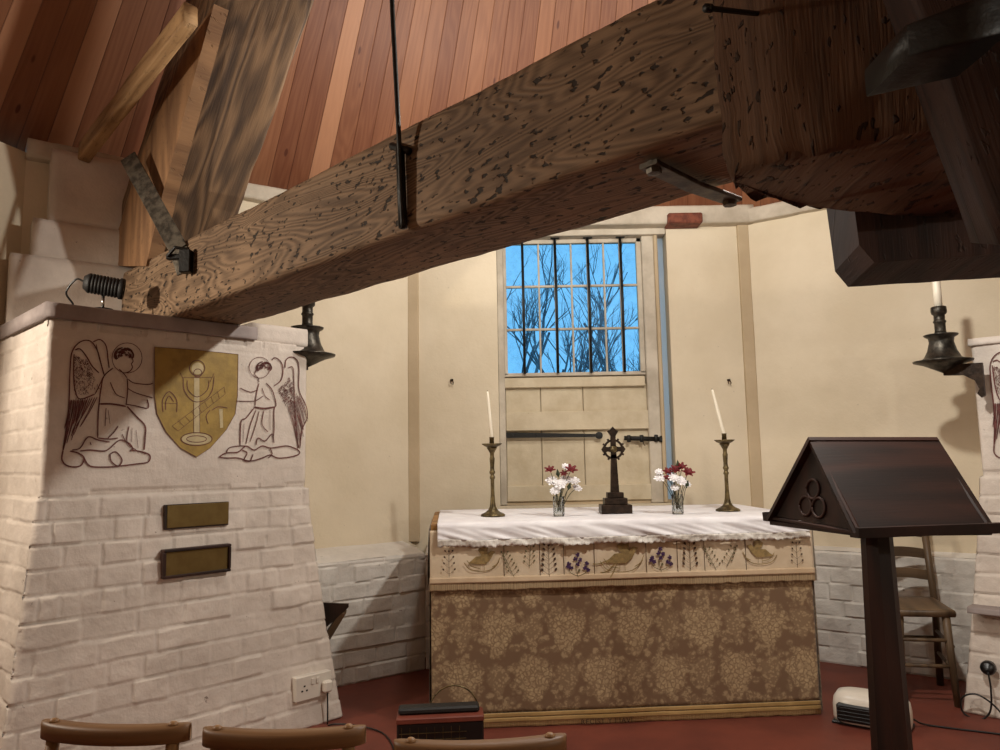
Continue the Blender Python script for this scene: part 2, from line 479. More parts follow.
def box(mb, lo, hi, bev=.0, M4=None, seg=1):
    """axis box with bevelled edges (chamfer), optional matrix"""
    lo = Vector(lo); hi = Vector(hi); c = (lo + hi) / 2; h = (hi - lo) / 2
    b = min(bev, min(h) * .9)
    vs = []; idx = {}
    if b <= 0:
        for x in (-1, 1):
            for y in (-1, 1):
                for z in (-1, 1): vs.append(c + Vector((x * h.x, y * h.y, z * h.z)))
        fs = [[0, 1, 3, 2], [4, 6, 7, 5], [0, 4, 5, 1], [2, 3, 7, 6], [0, 2, 6, 4], [1, 5, 7, 3]]
    else:
        fs = []
        for x in (-1, 1):
            for y in (-1, 1):
                for z in (-1, 1):
                    for a in range(3):
                        e = [h.x, h.y, h.z]; e = [e[i] - (0 if i == a else b) for i in range(3)]
                        idx[(x, y, z, a)] = len(vs); vs.append(c + Vector((x * e[0], y * e[1], z * e[2])))
        for a in range(3):
            o1, o2 = [(1, 2), (2, 0), (0, 1)][a]
            for s_ in (-1, 1):
                q = []
                for (p, r_) in ((-1, -1), (1, -1), (1, 1), (-1, 1)):
                    k = [0, 0, 0]; k[a] = s_; k[o1] = p; k[o2] = r_; q.append(idx[(*k, a)])
                fs.append(q if s_ > 0 else q[::-1])
        for a in range(3):
            o1, o2 = [(1, 2), (2, 0), (0, 1)][a]
            for p in (-1, 1):
                for r_ in (-1, 1):
                    k0 = [0, 0, 0]; k0[o1] = p; k0[o2] = r_; k1 = list(k0); k0[a] = -1; k1[a] = 1
                    q = [idx[(*k0, o1)], idx[(*k1, o1)], idx[(*k1, o2)], idx[(*k0, o2)]]
                    fs.append(q if p * r_ < 0 else q[::-1])
        for x in (-1, 1):
            for y in (-1, 1):
                for z in (-1, 1):
                    q = [idx[(x, y, z, 0)], idx[(x, y, z, 1)], idx[(x, y, z, 2)]]
                    fs.append(q if x * y * z > 0 else q[::-1])
    uvs = []
    for f in fs:
        p = [vs[i] for i in f]; nrm = (p[1] - p[0]).cross(p[2] - p[0])
        a = max(range(3), key=lambda i: abs(nrm[i]))
        o = [(1, 2), (0, 2), (0, 1)][a]
        # v along the longest dimension
        if h[o[0]] > h[o[1]]: o = (o[1], o[0])
        uvs.append([(q[o[0]], q[o[1]]) for q in p])
    if M4 is not None: vs = [M4 @ v for v in vs]
    mb.add(vs, fs, uvs)
    return mb


def lathe(mb, prof, c, n=28, axis=None, M4=None):
    """prof = [(r,z)...] turned about the vertical through c"""
    vs = []; fs = []; uvs = []
    for r, z in prof:
        for k in range(n):
            a = 2 * PI * k / n; vs.append(Vector((r * math.cos(a), r * math.sin(a), z)))
    for i in range(len(prof) - 1):
        for k in range(n):
            k2 = (k + 1) % n
            fs.append([i * n + k, i * n + k2, (i + 1) * n + k2, (i + 1) * n + k])
            uvs.append([(prof[i][0] * 2 * PI * k / n, prof[i][1])] * 4)
    fs.append(list(range(n))[::-1]); fs.append([(len(prof) - 1) * n + k for k in range(n)])
    uvs += [[(0, 0)] * n] * 2
    if M4 is not None: vs = [M4 @ v for v in vs]
    vs = [v + Vector(c) for v in vs]
    mb.add(vs, fs, uvs)
    return mb


def tube(mb, pts, r, n=8, r2=None, cap=True):
    pts = [Vector(p) for p in pts]; m = len(pts)
    vs = []; fs = []; ref = None
    for i, p in enumerate(pts):
        t = (pts[min(i + 1, m - 1)] - pts[max(i - 1, 0)]).normalized()
        if ref is None:
            ref = Vector((0, 0, 1)) if abs(t.z) < .9 else Vector((1, 0, 0))
        a = (ref - t * ref.dot(t)).normalized(); ref = a; bb = t.cross(a)
        rr = r if r2 is None else r + (r2 - r) * i / max(1, m - 1)
        if isinstance(r, (list, tuple)): rr = r[i]
        for k in range(n):
            w_ = 2 * PI * k / n
            vs.append(p + a * (math.cos(w_) * rr) + bb * (math.sin(w_) * rr))
    for i in range(m - 1):
        for k in range(n):
            k2 = (k + 1) % n
            fs.append([i * n + k, i * n + k2, (i + 1) * n + k2, (i + 1) * n + k])
    if cap: fs.append(list(range(n))[::-1]); fs.append([(m - 1) * n + k for k in range(n)])
    uvs = [[(vs[j].x, vs[j].z) for j in f] for f in fs]
    mb.add(vs, fs, uvs)
    return mb


def spline(pts, k=6, closed=False):
    P = [Vector(p) for p in pts]; out = []
    n = len(P)
    if n < 3 and not closed: return P
    rng = n if closed else n - 1
    for i in range(rng):
        g_ = lambda j: P[j % n] if closed else P[max(0, min(n - 1, j))]
        p0, p1, p2, p3 = g_(i - 1), g_(i), g_(i + 1), g_(i + 2)
        for j in range(k):
            t = j / k
            out.append(.5 * ((2 * p1) + (p2 - p0) * t + (2 * p0 - 5 * p1 + 4 * p2 - p3) * t * t + (3 * p1 - p0 - 3 * p2 + p3) * t ** 3))
    out.append(P[0] if closed else P[-1])
    return out


def ribbon(mb, pts2, wd, O, U, V, Nn, lift=.0015, sm=5, closed=False):
    """painted or stitched line lying on the plane O + a*U + b*V"""
    p = [Vector((a, b, 0)) for a, b in pts2]
    if sm: p = spline(p, sm, closed)
    vs = []; fs = []
    m = len(p)
    for i, q in enumerate(p):
        t = (p[min(i + 1, m - 1)] - p[max(i - 1, 0)])
        if t.length < 1e-9: t = Vector((1, 0, 0))
        t.normalize(); s = Vector((-t.y, t.x, 0))
        ww = wd * (.55 if i in (0, m - 1) else 1) * .5
        for sg in (1, -1):
            a = q + s * ww * sg
            vs.append(O + U * a.x + V * a.y + Nn * lift)
    for i in range(m - 1): fs.append([2 * i, 2 * i + 1, 2 * i + 3, 2 * i + 2])
    mb.add(vs, fs)
    return mb


def patchpoly(mb, pts2, O, U, V, Nn, lift=.001):
    mb.add([O + U * a + V * b + Nn * lift for a, b in pts2], [list(range(len(pts2)))])
    return mb


def prism(mb, poly, O, U, V, W):
    """extrude 2d poly (in U,V) along vector W"""
    n = len(poly)
    a = [O + U * x + V * y for x, y in poly]
    vs = a + [p + W for p in a]
    fs = [list(range(n))[::-1], [n + i for i in range(n)]] + [[i, (i + 1) % n, n + (i + 1) % n, n + i] for i in range(n)]
    uvs = []
    for f in fs: uvs.append([((vs[i] - O).dot(U), (vs[i] - O).dot(V) + (vs[i] - O).dot(W.normalized())) for i in f])
    mb.add(vs, fs, uvs)
    return mb


def copy_tree(o, parent=None):
    c = o.copy(); col.objects.link(c)
    if parent: c.parent = parent
    for ch in list(o.children): copy_tree(ch, c)
    return c


# ------------------------------------------------------------------ brick relief
CH = .098


def brickh(u, z, soft=1.0, seed=0):
    """relief height of painted brickwork at running length u and height z"""
    zz = z + .011 * nz((u * 1.3, z * 1.5, seed)) + .0035 * nz((u * 9, z * 9, seed)) + .012 * nz((0, z * 4.1, seed + 9))
    row = math.floor(zz / CH); fz = zz / CH - row
    hd = (row * 7 + seed) % 3 == 0
    bl = (.125 if hd else .245) * (.9 + .3 * noise.cell(Vector((row + .5, seed + .5, 3.5))))
    off = (.06 if row % 2 else 0) + .02 * nz((row * 3.3, seed, 1))
    uu = (u + off + .008 * nz((u * 5, z * 5, 3))) / bl
    colm = math.floor(uu); fu = uu - colm
    rv = noise.cell(Vector((row + .5, colm + .5, seed + .5))); fz = fz + .05 * nz((colm * 3.1, row * 1.7, seed)) * (1 - fz)
    ez = min(fz, 1 - fz) * CH; eu = min(fu, 1 - fu) * bl
    fill = max(0, min(1, .55 + 1.6 * nz((u * 2.1, z * 2.6, seed + 5))))
    def sm(x, a):
        a *= .72; x = max(0, min(1, x / a)); return x * x * (3 - 2 * x)
    e = min(sm(ez, .010) + (1 - sm(ez, .010)) * .35 * (1 - fill), 1 - (1 - sm(eu, .011)) * (.3 + .65 * fill)) if rv < .8 else min(sm(ez, .011), 0.6 + .4 * sm(eu, .012))
    tilt = (rv - .5) * .006 + (fz - .5) * .003 * math.sin(rv * 40)
    return soft * (.0135 * (e - 1) + tilt * e) + .003 * fbm((u, z, seed), 14) * (.4 + .6 * soft)


def masonry(mb, P, u0, u1, depth, ztop, zpanel=(1.2, 1.9), step=.0075, seed=0, bat=.13, batf=.14):
    """closed loft of a battered brick pier; P(u, z, out) -> world"""
    zs = []; z = 0.0
    while z < ztop: zs.append(z); z += step
    zs.append(ztop)
    def params():
        pr = []
        r = .012
        k = int(depth / .03)
        for i in range(k): pr.append(('L', 1 - i / k))
        nf = int((u1 - u0) / step)
        for i in range(nf + 1): pr.append(('F', i / nf))
        for i in range(1, k + 1): pr.append(('R', i / k))
        return pr
    pr = params(); n = len(pr); vs = []
    kk = int(depth / .014)
    pr = [('L', 1 - i / kk) for i in range(kk)] + [q for q in pr if q[0] == 'F'] + [('R', i / kk) for i in range(1, kk + 1)]
    n = len(pr)
    for z in zs:
        t = max(0, min(1, (1.17 - z) / 1.17))
        st = .016 if z < 1.17 else 0
        e = bat * t ** 1.2 + st; ef = batf * t ** 1.2 + st * .6
        a0 = u0 - e; a1 = u1 + e
        for (sd, f) in pr:
            if sd == 'F':
                u = a0 + (a1 - a0) * f; edge = min(u - a0, a1 - u)
                inp = zpanel[0] < z < zpanel[1]
                soft = .12 if inp else 1.0
                h = brickh(u, z, soft, seed)
                rnd = -.010 * max(0, 1 - edge / .018) ** 2
                vs.append(P(u, z, ef + h + rnd))
            elif sd == 'L':
                o = ef - (depth + ef) * f
                h = brickh(o * 1.0 + 5, z, .8, seed + 1)
                vs.append(P(a0 - h + .01 * max(0, 1 - (ef - o) / .018) ** 2, z, o))
            else:
                o = ef - (depth + ef) * f
                h = brickh(o + 9, z, .8, seed + 2)
                vs.append(P(a1 + h - .01 * max(0, 1 - (ef - o) / .018) ** 2, z, o))
    fs = []
    for i in range(len(zs) - 1):
        for j in range(n - 1):
            fs.append([i * n + j, i * n + j + 1, (i + 1) * n + j + 1, (i + 1) * n + j])
        fs.append([i * n + n - 1, i * n, (i + 1) * n, (i + 1) * n + n - 1])
    fs.append([(len(zs) - 1) * n + j for j in range(n)]); fs.append(list(range(n))[::-1])
    mb.add(vs, fs)
    return mb


# ------------------------------------------------------------------ THE ROOM
floorm = MB()
cx, cy = .5725, 1.59
Vup = [(-.6, 5.2), (1.745, 5.2), (3.642, 3.822), (4.367, 1.59), (3.642, -.64), (1.745, -2.02), (-.6, -2.02), (-2.497, -.64), (-3.222, 1.59), (-2.497, 3.822)]
ZW = 2.97
fl = [(cx + (x - cx) * 1.15, cy + (y - cy) * 1.15) for x, y in Vup]
floorm.add([(x, y, 0) for x, y in fl] + [(x, y, -.1) for x, y in fl], [list(range(10))[::-1]] + [[10 + i for i in range(10)]] + [[i, (i + 1) % 10, 10 + (i + 1) % 10, 10 + i] for i in range(10)])
setp(floorm.build('floor', 'floor'), 'dark red painted floor around the altar', kind='structure')

names = ['wall_back', 'wall_right_back', 'wall_right', 'wall_right_front', 'wall_front_right', 'wall_front', 'wall_front_left', 'wall_left_front', 'wall_left', 'wall_left_back']


def wallseg(mb, a, b, z0, z1, th=.25, back=None):
    a = Vector((*a, 0)); b = Vector((*b, 0)); t = (b - a).normalized()
    n_ = Vector((t.y, -t.x, 0))
    if n_.dot(Vector((cx, cy, 0)) - a) > 0: n_ = -n_
    nx = max(2, int((b - a).length / .05)); nzv = max(2, int((z1 - z0) / .05))
    vs = []; fs = []
    for i in range(nx + 1):
        for j in range(nzv + 1):
            p = a.lerp(b, i / nx); z = z0 + (z1 - z0) * j / nzv
            e = min(i, nx - i, j, nzv - j)
            d = (.006 * nz((p.x, p.y, z), 1.6) + .002 * nz((p.x, p.y, z), 6)) * min(1, e)
            vs.append(p + n_ * d + Vector((0, 0, z)))
    for i in range(nx):
        for j in range(nzv):
            q = i * (nzv + 1) + j; fs.append([q, q + nzv + 1, q + nzv + 2, q + 1])
    mb.add(vs, fs)
    e0 = -t * .0; 
    c = [a + n_ * th, b + n_ * th]
    q = [a + Vector((0, 0, z0)), b + Vector((0, 0, z0)), b + Vector((0, 0, z1)), a + Vector((0, 0, z1)), c[0] + Vector((0, 0, z0)), c[1] + Vector((0, 0, z0)), c[1] + Vector((0, 0, z1)), c[0] + Vector((0, 0, z1))]
    mb.add(q, [[4, 5, 6, 7], [0, 1, 5, 4], [2, 3, 7, 6], [0, 4, 7, 3], [1, 2, 6, 5]])
    return mb


OPL, OPR = -.012, 1.20       # opening of the window and half door
for i in range(10):
    a, b = Vup[i], Vup[(i + 1) % 10]
    mb = MB()
    if i == 0:
        wallseg(mb, a, (OPL, 5.2), 0, ZW, .22); wallseg(mb, (OPR, 5.2), b, 0, ZW, .22)
        wallseg(mb, (OPL, 5.2), (OPR, 5.2), 0, .99, .22)
    else:
        wallseg(mb, a, b, 0, ZW)
    setp(mb.build(names[i], 'wall', smooth=True), kind='structure')

# battens at the corners of the bay
for k, (x, s_) in enumerate(((-.6, -1), (1.745, 1))):
    mb = MB()
    box(mb, (x - .042, 5.17, .76), (x + .036, 5.23, ZW), .006)
    setp(mb.build('trim_%d' % (k + 1), 'wallb'), kind='structure')

# timber plate on top of the back walls
mb = MB()
timber(mb, [(-.7, 5.10, 2.93), (-.7, 5.34, 2.93), (-.7, 5.34, 3.06), (-.7, 5.10, 3.06)], [(1.80, 5.10, 2.93), (1.80, 5.34, 2.93), (1.80, 5.34, 3.06), (1.80, 5.10, 3.06)], amp=.004)
setp(mb.build('trim_3', 'white_paint', smooth=True), kind='structure')
for k, (a, b) in enumerate((((1.745, 5.2), (3.642, 3.822)), ((-2.497, 3.822), (-.6, 5.2)))):
    a = Vector((*a, 0)); b = Vector((*b, 0)); t = (b - a).normalized(); n_ = Vector((-t.y, t.x, 0))
    if n_.dot(Vector((cx, cy, 0)) - a) < 0: n_ = -n_
    mb = MB(); A = [a + n_ * .07 + Vector((0, 0, 2.93)), a - n_ * .15 + Vector((0, 0, 2.93)), a - n_ * .15 + Vector((0, 0, 3.03)), a + n_ * .07 + Vector((0, 0, 3.03))]
    timber(mb, A, [p + (b - a) for p in A], amp=.01)
    setp(mb.build('trim_%d' % (k + 4), 'white_paint', smooth=True), kind='structure')

# boarded conical ceiling: tapering boards rising to the cap of the roundhouse
mb = MB()
apex = Vector((.86, 1.39, 7.9)); NS = 190; BW = .112
for i in range(NS):
    t0, t1 = 2 * PI * i / NS, 2 * PI * (i + 1) / NS
    def cp_(t, r, z): return Vector((cx + r * math.cos(t), cy + r * math.sin(t), z))
    a = cp_(t0, 3.98, ZW + .06); b = cp_(t1, 3.98, ZW + .06)
    for k in range(6):
        f0, f1 = k / 6, (k + 1) / 6
        if k == 5: f1 = .999
        L = (apex - a).length
        mb.add([a.lerp(apex, f0), b.lerp(apex, f0), b.lerp(apex, f1), a.lerp(apex, f1)], [[0, 1, 2, 3]], [[(i * BW, L * f0), ((i + 1) * BW, L * f0), ((i + 1) * BW, L * f1), (i * BW, L * f1)]])
o = mb.build('ceiling', 'boards'); md = o.modifiers.new('thickness', 'SOLIDIFY'); md.thickness = .04
setp(o, kind='structure')

# low brick wall with sloping ledge
def lowwall(a, b, zt, name, seed):
    a = Vector((*a, 0)); b = Vector((*b, 0)); t = (b - a).normalized(); n_ = Vector((-t.y, t.x, 0))
    if n_.dot(Vector((cx, cy, 0)) - a) < 0: n_ = -n_
    L = (b - a).length; nx = int(L / .014); nzz = int(zt / .012)
    vs = []; fs = []
    for i in range(nx + 1):
        u = L * i / nx
        for j in range(nzz + 1):
            z = zt * j / nzz
            h = brickh(u, z, 1.0, seed)
            top = max(0, 1 - (zt - z) / .012) ** 2 * .005
            vs.append(a + t * u + n_ * (h - top) + Vector((0, 0, z)))
        for (o, z) in ((-.012, zt + .004), (-.12, zt + .03), (-.42, zt + .075), (-.42, 0)):
            vs.append(a + t * u + n_ * (o) + Vector((0, 0, z + .006 * nz((u * 3, o * 9, seed)))))
    m_ = nzz + 5
    for i in range(nx):
        for j in range(m_ - 1):
            q = i * m_ + j; fs.append([q, q + m_, q + m_ + 1, q + 1])
    fs.append(list(range(m_))); fs.append([nx * m_ + j for j in range(m_)][::-1])
    mb = MB(); mb.add(vs, fs)
    return setp(mb.build(name, 'lowbrick', smooth=False), kind='structure')


lowwall((-2.24, 3.64), (-.50, 4.90), .715, 'wall_low_left', 3)
lowwall((-.50, 4.90), (1.95, 4.95), .70, 'wall_low_back', 4)
lowwall((1.95, 4.95), (3.50, 3.80), .69, 'wall_low_right', 5)

# outside
mb = MB()
mb.add([(-40, 5.5, -.4), (40, 5.5, -.4), (40, 60, -.4), (-40, 60, -.4)], [[0, 1, 2, 3]])
setp(mb.build('ground', 'turf'), kind='structure')

# ------------------------------------------------------------------ WINDOW and HALF DOOR
YD = 5.30
WX0, WX1, WZ0, WZ1 = .035, 1.035, 1.90, 2.885
wr = bpy.data.objects.new('window_1', None); col.objects.link(wr); wr.location = (.53, YD, WZ0); setp(wr, 'barred casement window above the half door', kind='structure')
mb = MB()
box(mb, (WX0 - .0, YD - .01, WZ0), (WX0 + .022, YD + .035, WZ1), .003)
box(mb, (WX1 - .035, YD - .01, WZ0), (WX1, YD + .035, WZ1), .003)
box(mb, (WX0, YD - .01, WZ0 - .012), (WX1, YD + .035, WZ0 + .014), .003)
box(mb, (WX0, YD - .01, WZ1 - .03), (WX1, YD + .035, WZ1), .003)
mb.build('window_frame', 'white_paint', wr)
gx0, gx1, gz0, gz1 = WX0 + .022, WX1 - .035, WZ0 + .014, WZ1 - .03
for k in range(1, 8):
    if k % 2 == 0 or True:
        x = gx0 + (gx1 - gx0) * k / 8
        mb = MB(); box(mb, (x - .0065, YD, gz0), (x + .0065, YD + .025, gz1), .003); mb.build('glazing_bar', 'white_paint', wr)
for k in (1, 2):
    z = gz0 + (gz1 - gz0) * k / 3
    mb = MB(); box(mb, (gx0, YD - .001, z - .008), (gx1, YD + .026, z + .008), .003); mb.build('glazing_bar', 'white_paint', wr)
mb = MB(); box(mb, (gx0, YD + .012, gz0), (gx1, YD + .015, gz1), 0); mb.build('pane', 'window_glass', wr)
for k in (1, 3, 5, 7):
    x = gx0 + (gx1 - gx0) * k / 8
    mb = MB(); tube(mb, [(x, YD - .035, gz0 - .01), (x + .003, YD - .035, (gz0 + gz1) / 2), (x, YD - .035, WZ1 + .02)], .0095, 8)
    box(mb, (x - .03, YD - .05, WZ1 - .005), (x + .035, YD - .02, WZ1 + .02), .004)
    mb.build('iron_bar', 'iron', wr, True)
# frame posts, lintel
k = 6
for (a, b, m_) in (((-.012, YD - .05, .99), (WX0, YD + .05, ZW), 'white_paint'), ((WX1, YD - .045, .99), (WX1 + .085, YD + .05, ZW), 'white_paint'), ((WX1 + .085, YD - .065, .99), (OPR - .055, YD + .05, ZW), 'wallb')):
    mb = MB(); box(mb, a, b, .006); setp(mb.build('trim_%d' % k, m_), kind='structure'); k += 1
mb = MB(); box(mb, (OPL + .002, 5.21, WZ1 + .002), (OPR - .002, YD + .06, ZW + .01), .004); setp(mb.build('trim_9', 'white_paint'), kind='structure')
mb = MB(); box(mb, (OPL + .002, YD - .02, .97), (OPR - .002, YD + .06, 1.01), .004); setp(mb.build('trim_10', 'wallb'), kind='structure')
mb = MB(); box(mb, (OPR - .055, YD + .02, .99), (OPR, YD + .024, ZW), 0); setp(mb.build('reveal_strip', 'daylit_strip'), kind='structure')  # added translucent strip standing in for the daylit reveal
# half door
dr = bpy.data.objects.new('door_1', None); col.objects.link(dr); dr.location = (.53, YD, 1.01); setp(dr, 'cream planked half door behind the altar cross', kind='structure')
dx0, dx1 = .036, 1.045
xs = [dx0, .285, .585, dx1]
for i in range(3):
    mb = MB(); box(mb, (xs[i] + .002, YD - .0, 1.012), (xs[i + 1] - .002, YD + .03, 1.825), .004); mb.build('plank', 'door_paint', dr)
mb = MB(); box(mb, (dx0 - .03, YD + .031, 1.0), (dx1 + .02, YD + .05, 1.90)); mb.build('backing', 'door_paint', dr)  # unseen board added to stop light leaking between the planks
def zpx(y): return atY(575, y, YD - .03).z
for (y0, y1, x0, x1) in ((377, 387, dx0 - .005, dx1 - .02), (411, 430, dx0, dx1 + .012), (485, 506, dx0, dx1 + .02)):
    mb = MB(); box(mb, (x0, YD - .034, max(1.012, zpx(y1))), (x1, YD - .001, zpx(y0)), .005); mb.build('rail', 'door_paint', dr)
zh = zpx(434)
mb = MB(); prism(mb, [(0, -.019), (.66, -.011), (.66, .011), (0, .021)], Vector((.0, YD - .036, zh)), Vector((1, 0, -.02)), Vector((0, 0, 1)), Vector((0, -.008, 0)))
lathe(mb, [(0, 0), (.026, 0), (.026, .012), (0, .014)], (.685, YD - .036, zh - .013), 18, M4=Matrix.Rotation(PI / 2, 4, 'X'))
for q in (.08, .25, .42, .58): lathe(mb, [(.008, 0), (.007, .006), (0, .008)], (q, YD - .044, zh - q * .02), 10, M4=Matrix.Rotation(PI / 2, 4, 'X'))
mb.build('strap_hinge', 'iron', dr)
zb = zpx(439)
mb = MB(); tube(mb, [(.86, YD - .045, zb), (1.12, YD - .045, zb - .012)], .016, 10)
for q in (.89, .98, 1.08): box(mb, (q - .012, YD - .066, zb - .03), (q + .012, YD - .03, zb + .02), .004)
lathe(mb, [(0, 0), (.024, 0), (.024, .02), (0, .022)], (1.12, YD - .04, zb - .012), 14, M4=Matrix.Rotation(PI / 2, 4, 'X'))
tube(mb, [(.985, YD - .06, zb - .02), (.99, YD - .065, zb - .045), (1.0, YD - .06, zb - .055)], .003, 6)
mb.build('bolt', 'iron', dr, True)

# bare trees behind the glass
def tree(x, y, h, sd, lab, lean=0):
    rnd = random.Random(sd); mb = MB()
    def br(p, d, ln, r, dep):
        pts = [p]; q = p.copy(); dd = d.copy()
        for _ in range(4):
            dd = (dd + Vector((rnd.uniform(-.16, .16), rnd.uniform(-.16, .16), rnd.uniform(-.03, .12)))).normalized()
            q = q + dd * ln / 4; pts.append(q.copy())
        tube(mb, pts, r, 4 if dep > 1 else 6, r * .55, False)
        if dep < 5:
            for k_ in range(rnd.choice((2, 3, 3)) if dep else 5):
                f_ = rnd.uniform(.35, 1); b_ = pts[min(4, int(f_ * 4 + .5))]
                nd = (dd + Vector((rnd.uniform(-.8, .8), rnd.uniform(-.8, .8), rnd.uniform(-.1, .6)))).normalized()
                br(b_, nd, ln * rnd.uniform(.5, .72), r * .55, dep + 1)
    br(Vector((x, y, -.4)), Vector((lean, 0, 1)), h * .42, .022 * h / 3 + .012, 0)
    o = mb.build('bare_tree', 'bark')
    setp(o, lab, 'tree', 'bare trees outside the window')


for (x, y, h, sd, lab) in ((-.35, 9.0, 7.4, 3, 'tall bare tree outside filling the left edge of the window'), (.25, 10.0, 6.0, 11, 'bare leafless tree outside, left of the window centre'),
        (.85, 10.6, 5.0, 23, 'bare leafless tree outside, at the middle of the window'), (1.35, 9.8, 4.6, 31, 'low bare leafless tree outside, just right of the window centre'),
        (1.95, 9.4, 5.2, 45, 'bare leafless tree outside, in the right edge of the window')):
    tree(x, y, h, sd, lab)

# ------------------------------------------------------------------ BRICK PIERS
def PL(u, z, out): p = N1 * u + D1 * (-3.556 + out); return Vector((p.x, p.y, z))
def PR(u, z, out): p = D1 * u + N1 * (4.58 - out); return Vector((p.x, p.y, z))


pl = root('brick_pier', PL(1.55, 0, -.3), 'white painted brick pier at left with a shield and two angels painted on it', 'brick pier')
mb = masonry(MB(), PL, .92, 2.17, 1.0, 1.935, seed=2); mb.build('masonry', 'brick', pl, True)
mb = MB()
timber(mb, [PL(.90, 1.935, -.98), PL(.90, 1.935, .03), PL(.90, 2.0, .03), PL(.90, 2.0, -.98)], [PL(1.86, 1.935, -.98), PL(1.86, 1.935, .03), PL(1.86, 2.0, .03), PL(1.86, 2.0, -.98)], amp=.002, r=.008)
mb.build('capping', 'grey_paint', pl, True)
mb = MB()
timber(mb, [PL(1.85, 1.93, -.58), PL(1.85, 1.93, .0), PL(1.85, 2.03, .0), PL(1.85, 2.03, -.58)], [PL(2.17, 1.93, -.58), PL(2.17, 1.93, .0), PL(2.17, 2.03, .0), PL(2.17, 2.03, -.58)], amp=.006, r=.02)
mb.build('capping_brick', 'brick', pl, True)

DN = -D1
# painting: strokes traced in pixels of the panel and laid on the plane of its face
def on_left(x, y): p = atP(x, y, D1, -3.556 + .004); return (p.dot(N1), p.z)
ZV = Vector((0, 0, 1))
O_L = D1 * (-3.556 + .0035); UL = N1; NL = D1

angelL = [
 (((65,600),(85,480),(95,350),(100,200),(110,110),(150,60),(200,55),(235,100),(255,170),(270,225)), 1),
 (((215,60),(250,48),(280,80),(290,150),(295,190)), 1), (((125,100),(150,95),(180,130),(210,180),(245,215)), 1),
 (((120,120),(118,220),(125,300),(150,345),(225,320)), 1), (((225,320),(250,270),(265,235)), .8),
 (((230,70),(245,140),(262,190)), .7),
 (((345,195),(370,220),(385,240)), .8), (((315,190),(270,230),(255,290),(245,370),(240,440),(238,540)), 1),
 (((405,130),(415,155),(407,170),(412,188),(395,208),(370,216)), .8), (((385,240),(388,300),(380,375)), .9),
 (((390,245),(420,265),(490,272),(515,265)), .8), (((385,290),(430,315),(515,340)), .8), (((375,370),(430,380),(490,390),(485,345)), .9),
 (((248,370),(310,370),(380,382)), 1.4), (((385,382),(430,430),(475,480),(475,540),(470,600)), 1.2),
 (((280,390),(275,480)), 1), (((340,480),(320,510),(290,540)), .9), (((395,480),(385,560),(430,600)), .8), (((410,490),(408,560)), .7), (((430,500),(440,590)), .7),
 (((360,520),(380,560),(400,570)), .7), (((300,260),(330,320),(375,340)), .7), (((290,400),(300,470)), .6),
 (((240,540),(300,545),(340,540)), 1),
 (((65,600),(60,650),(90,680),(150,680),(170,640),(140,615),(100,605)), 1.1),
 (((110,600),(150,590),(190,535),(240,550),(300,560)), 1), (((150,605),(200,600),(270,605),(300,590),(350,550),(400,570),(415,600)), 1),
 (((170,640),(200,680),(280,685),(350,680),(430,670),(490,660),(500,630),(480,615),(440,605),(400,600)), 1.1),
 (((300,620),(305,655),(340,680),(360,650),(330,610),(300,620)), 1), (((430,600),(480,620)), .8), (((200,560),(205,575)), 1.2)]
angelR = [
 (((675,190),(680,150),(705,135),(735,150),(745,200),(745,300),(780,380),(785,440),(760,500),(750,590)), 1),
 (((610,150),(625,138),(655,160),(665,200),(655,250),(620,280)), 1), (((690,190),(715,190),(720,280),(725,400),(740,590)), .9),
 (((580,265),(610,300),(630,370),(620,400),(620,500),(615,540)), 1), (((530,200),(524,222),(540,240),(545,262)), .8), (((545,265),(532,320),(525,380)), .9),
 (((450,290),(500,310),(535,300)), .8), (((430,355),(520,355),(565,330)), .8), (((520,385),(570,392),(622,385)), 1.5),
 (((520,390),(480,440),(455,460),(450,580)), 1.1), (((530,400),(500,480),(480,570)), .8), (((545,405),(530,470),(500,560)), .7), (((570,400),(560,470),(590,510)), .8), (((600,400),(600,500)), .7),
 (((470,470),(465,560)), .6), (((560,290),(575,330),(600,350)), .7),
 (((345,635),(380,615),(440,610),(480,580),(520,600),(560,580),(600,590),(640,585),(690,580),(740,600),(745,620),(700,635),(640,640),(600,625),(560,640),(500,655),(440,640),(380,640),(345,635)), 1.1),
 (((380,620),(395,590),(440,580),(480,580)), .9), (((460,600),(485,615),(470,650),(500,655),(515,620)), 1), (((530,575),(540,540),(575,555),(610,520),(620,565)), 1), (((600,590),(610,620),(590,640)), 1)]


def circ(cx_, cy_, r, ry=None, n=18): return [(cx_ + r * math.cos(2 * PI * i / n), cy_ + (ry or r) * math.sin(2 * PI * i / n)) for i in range(n + 1)]


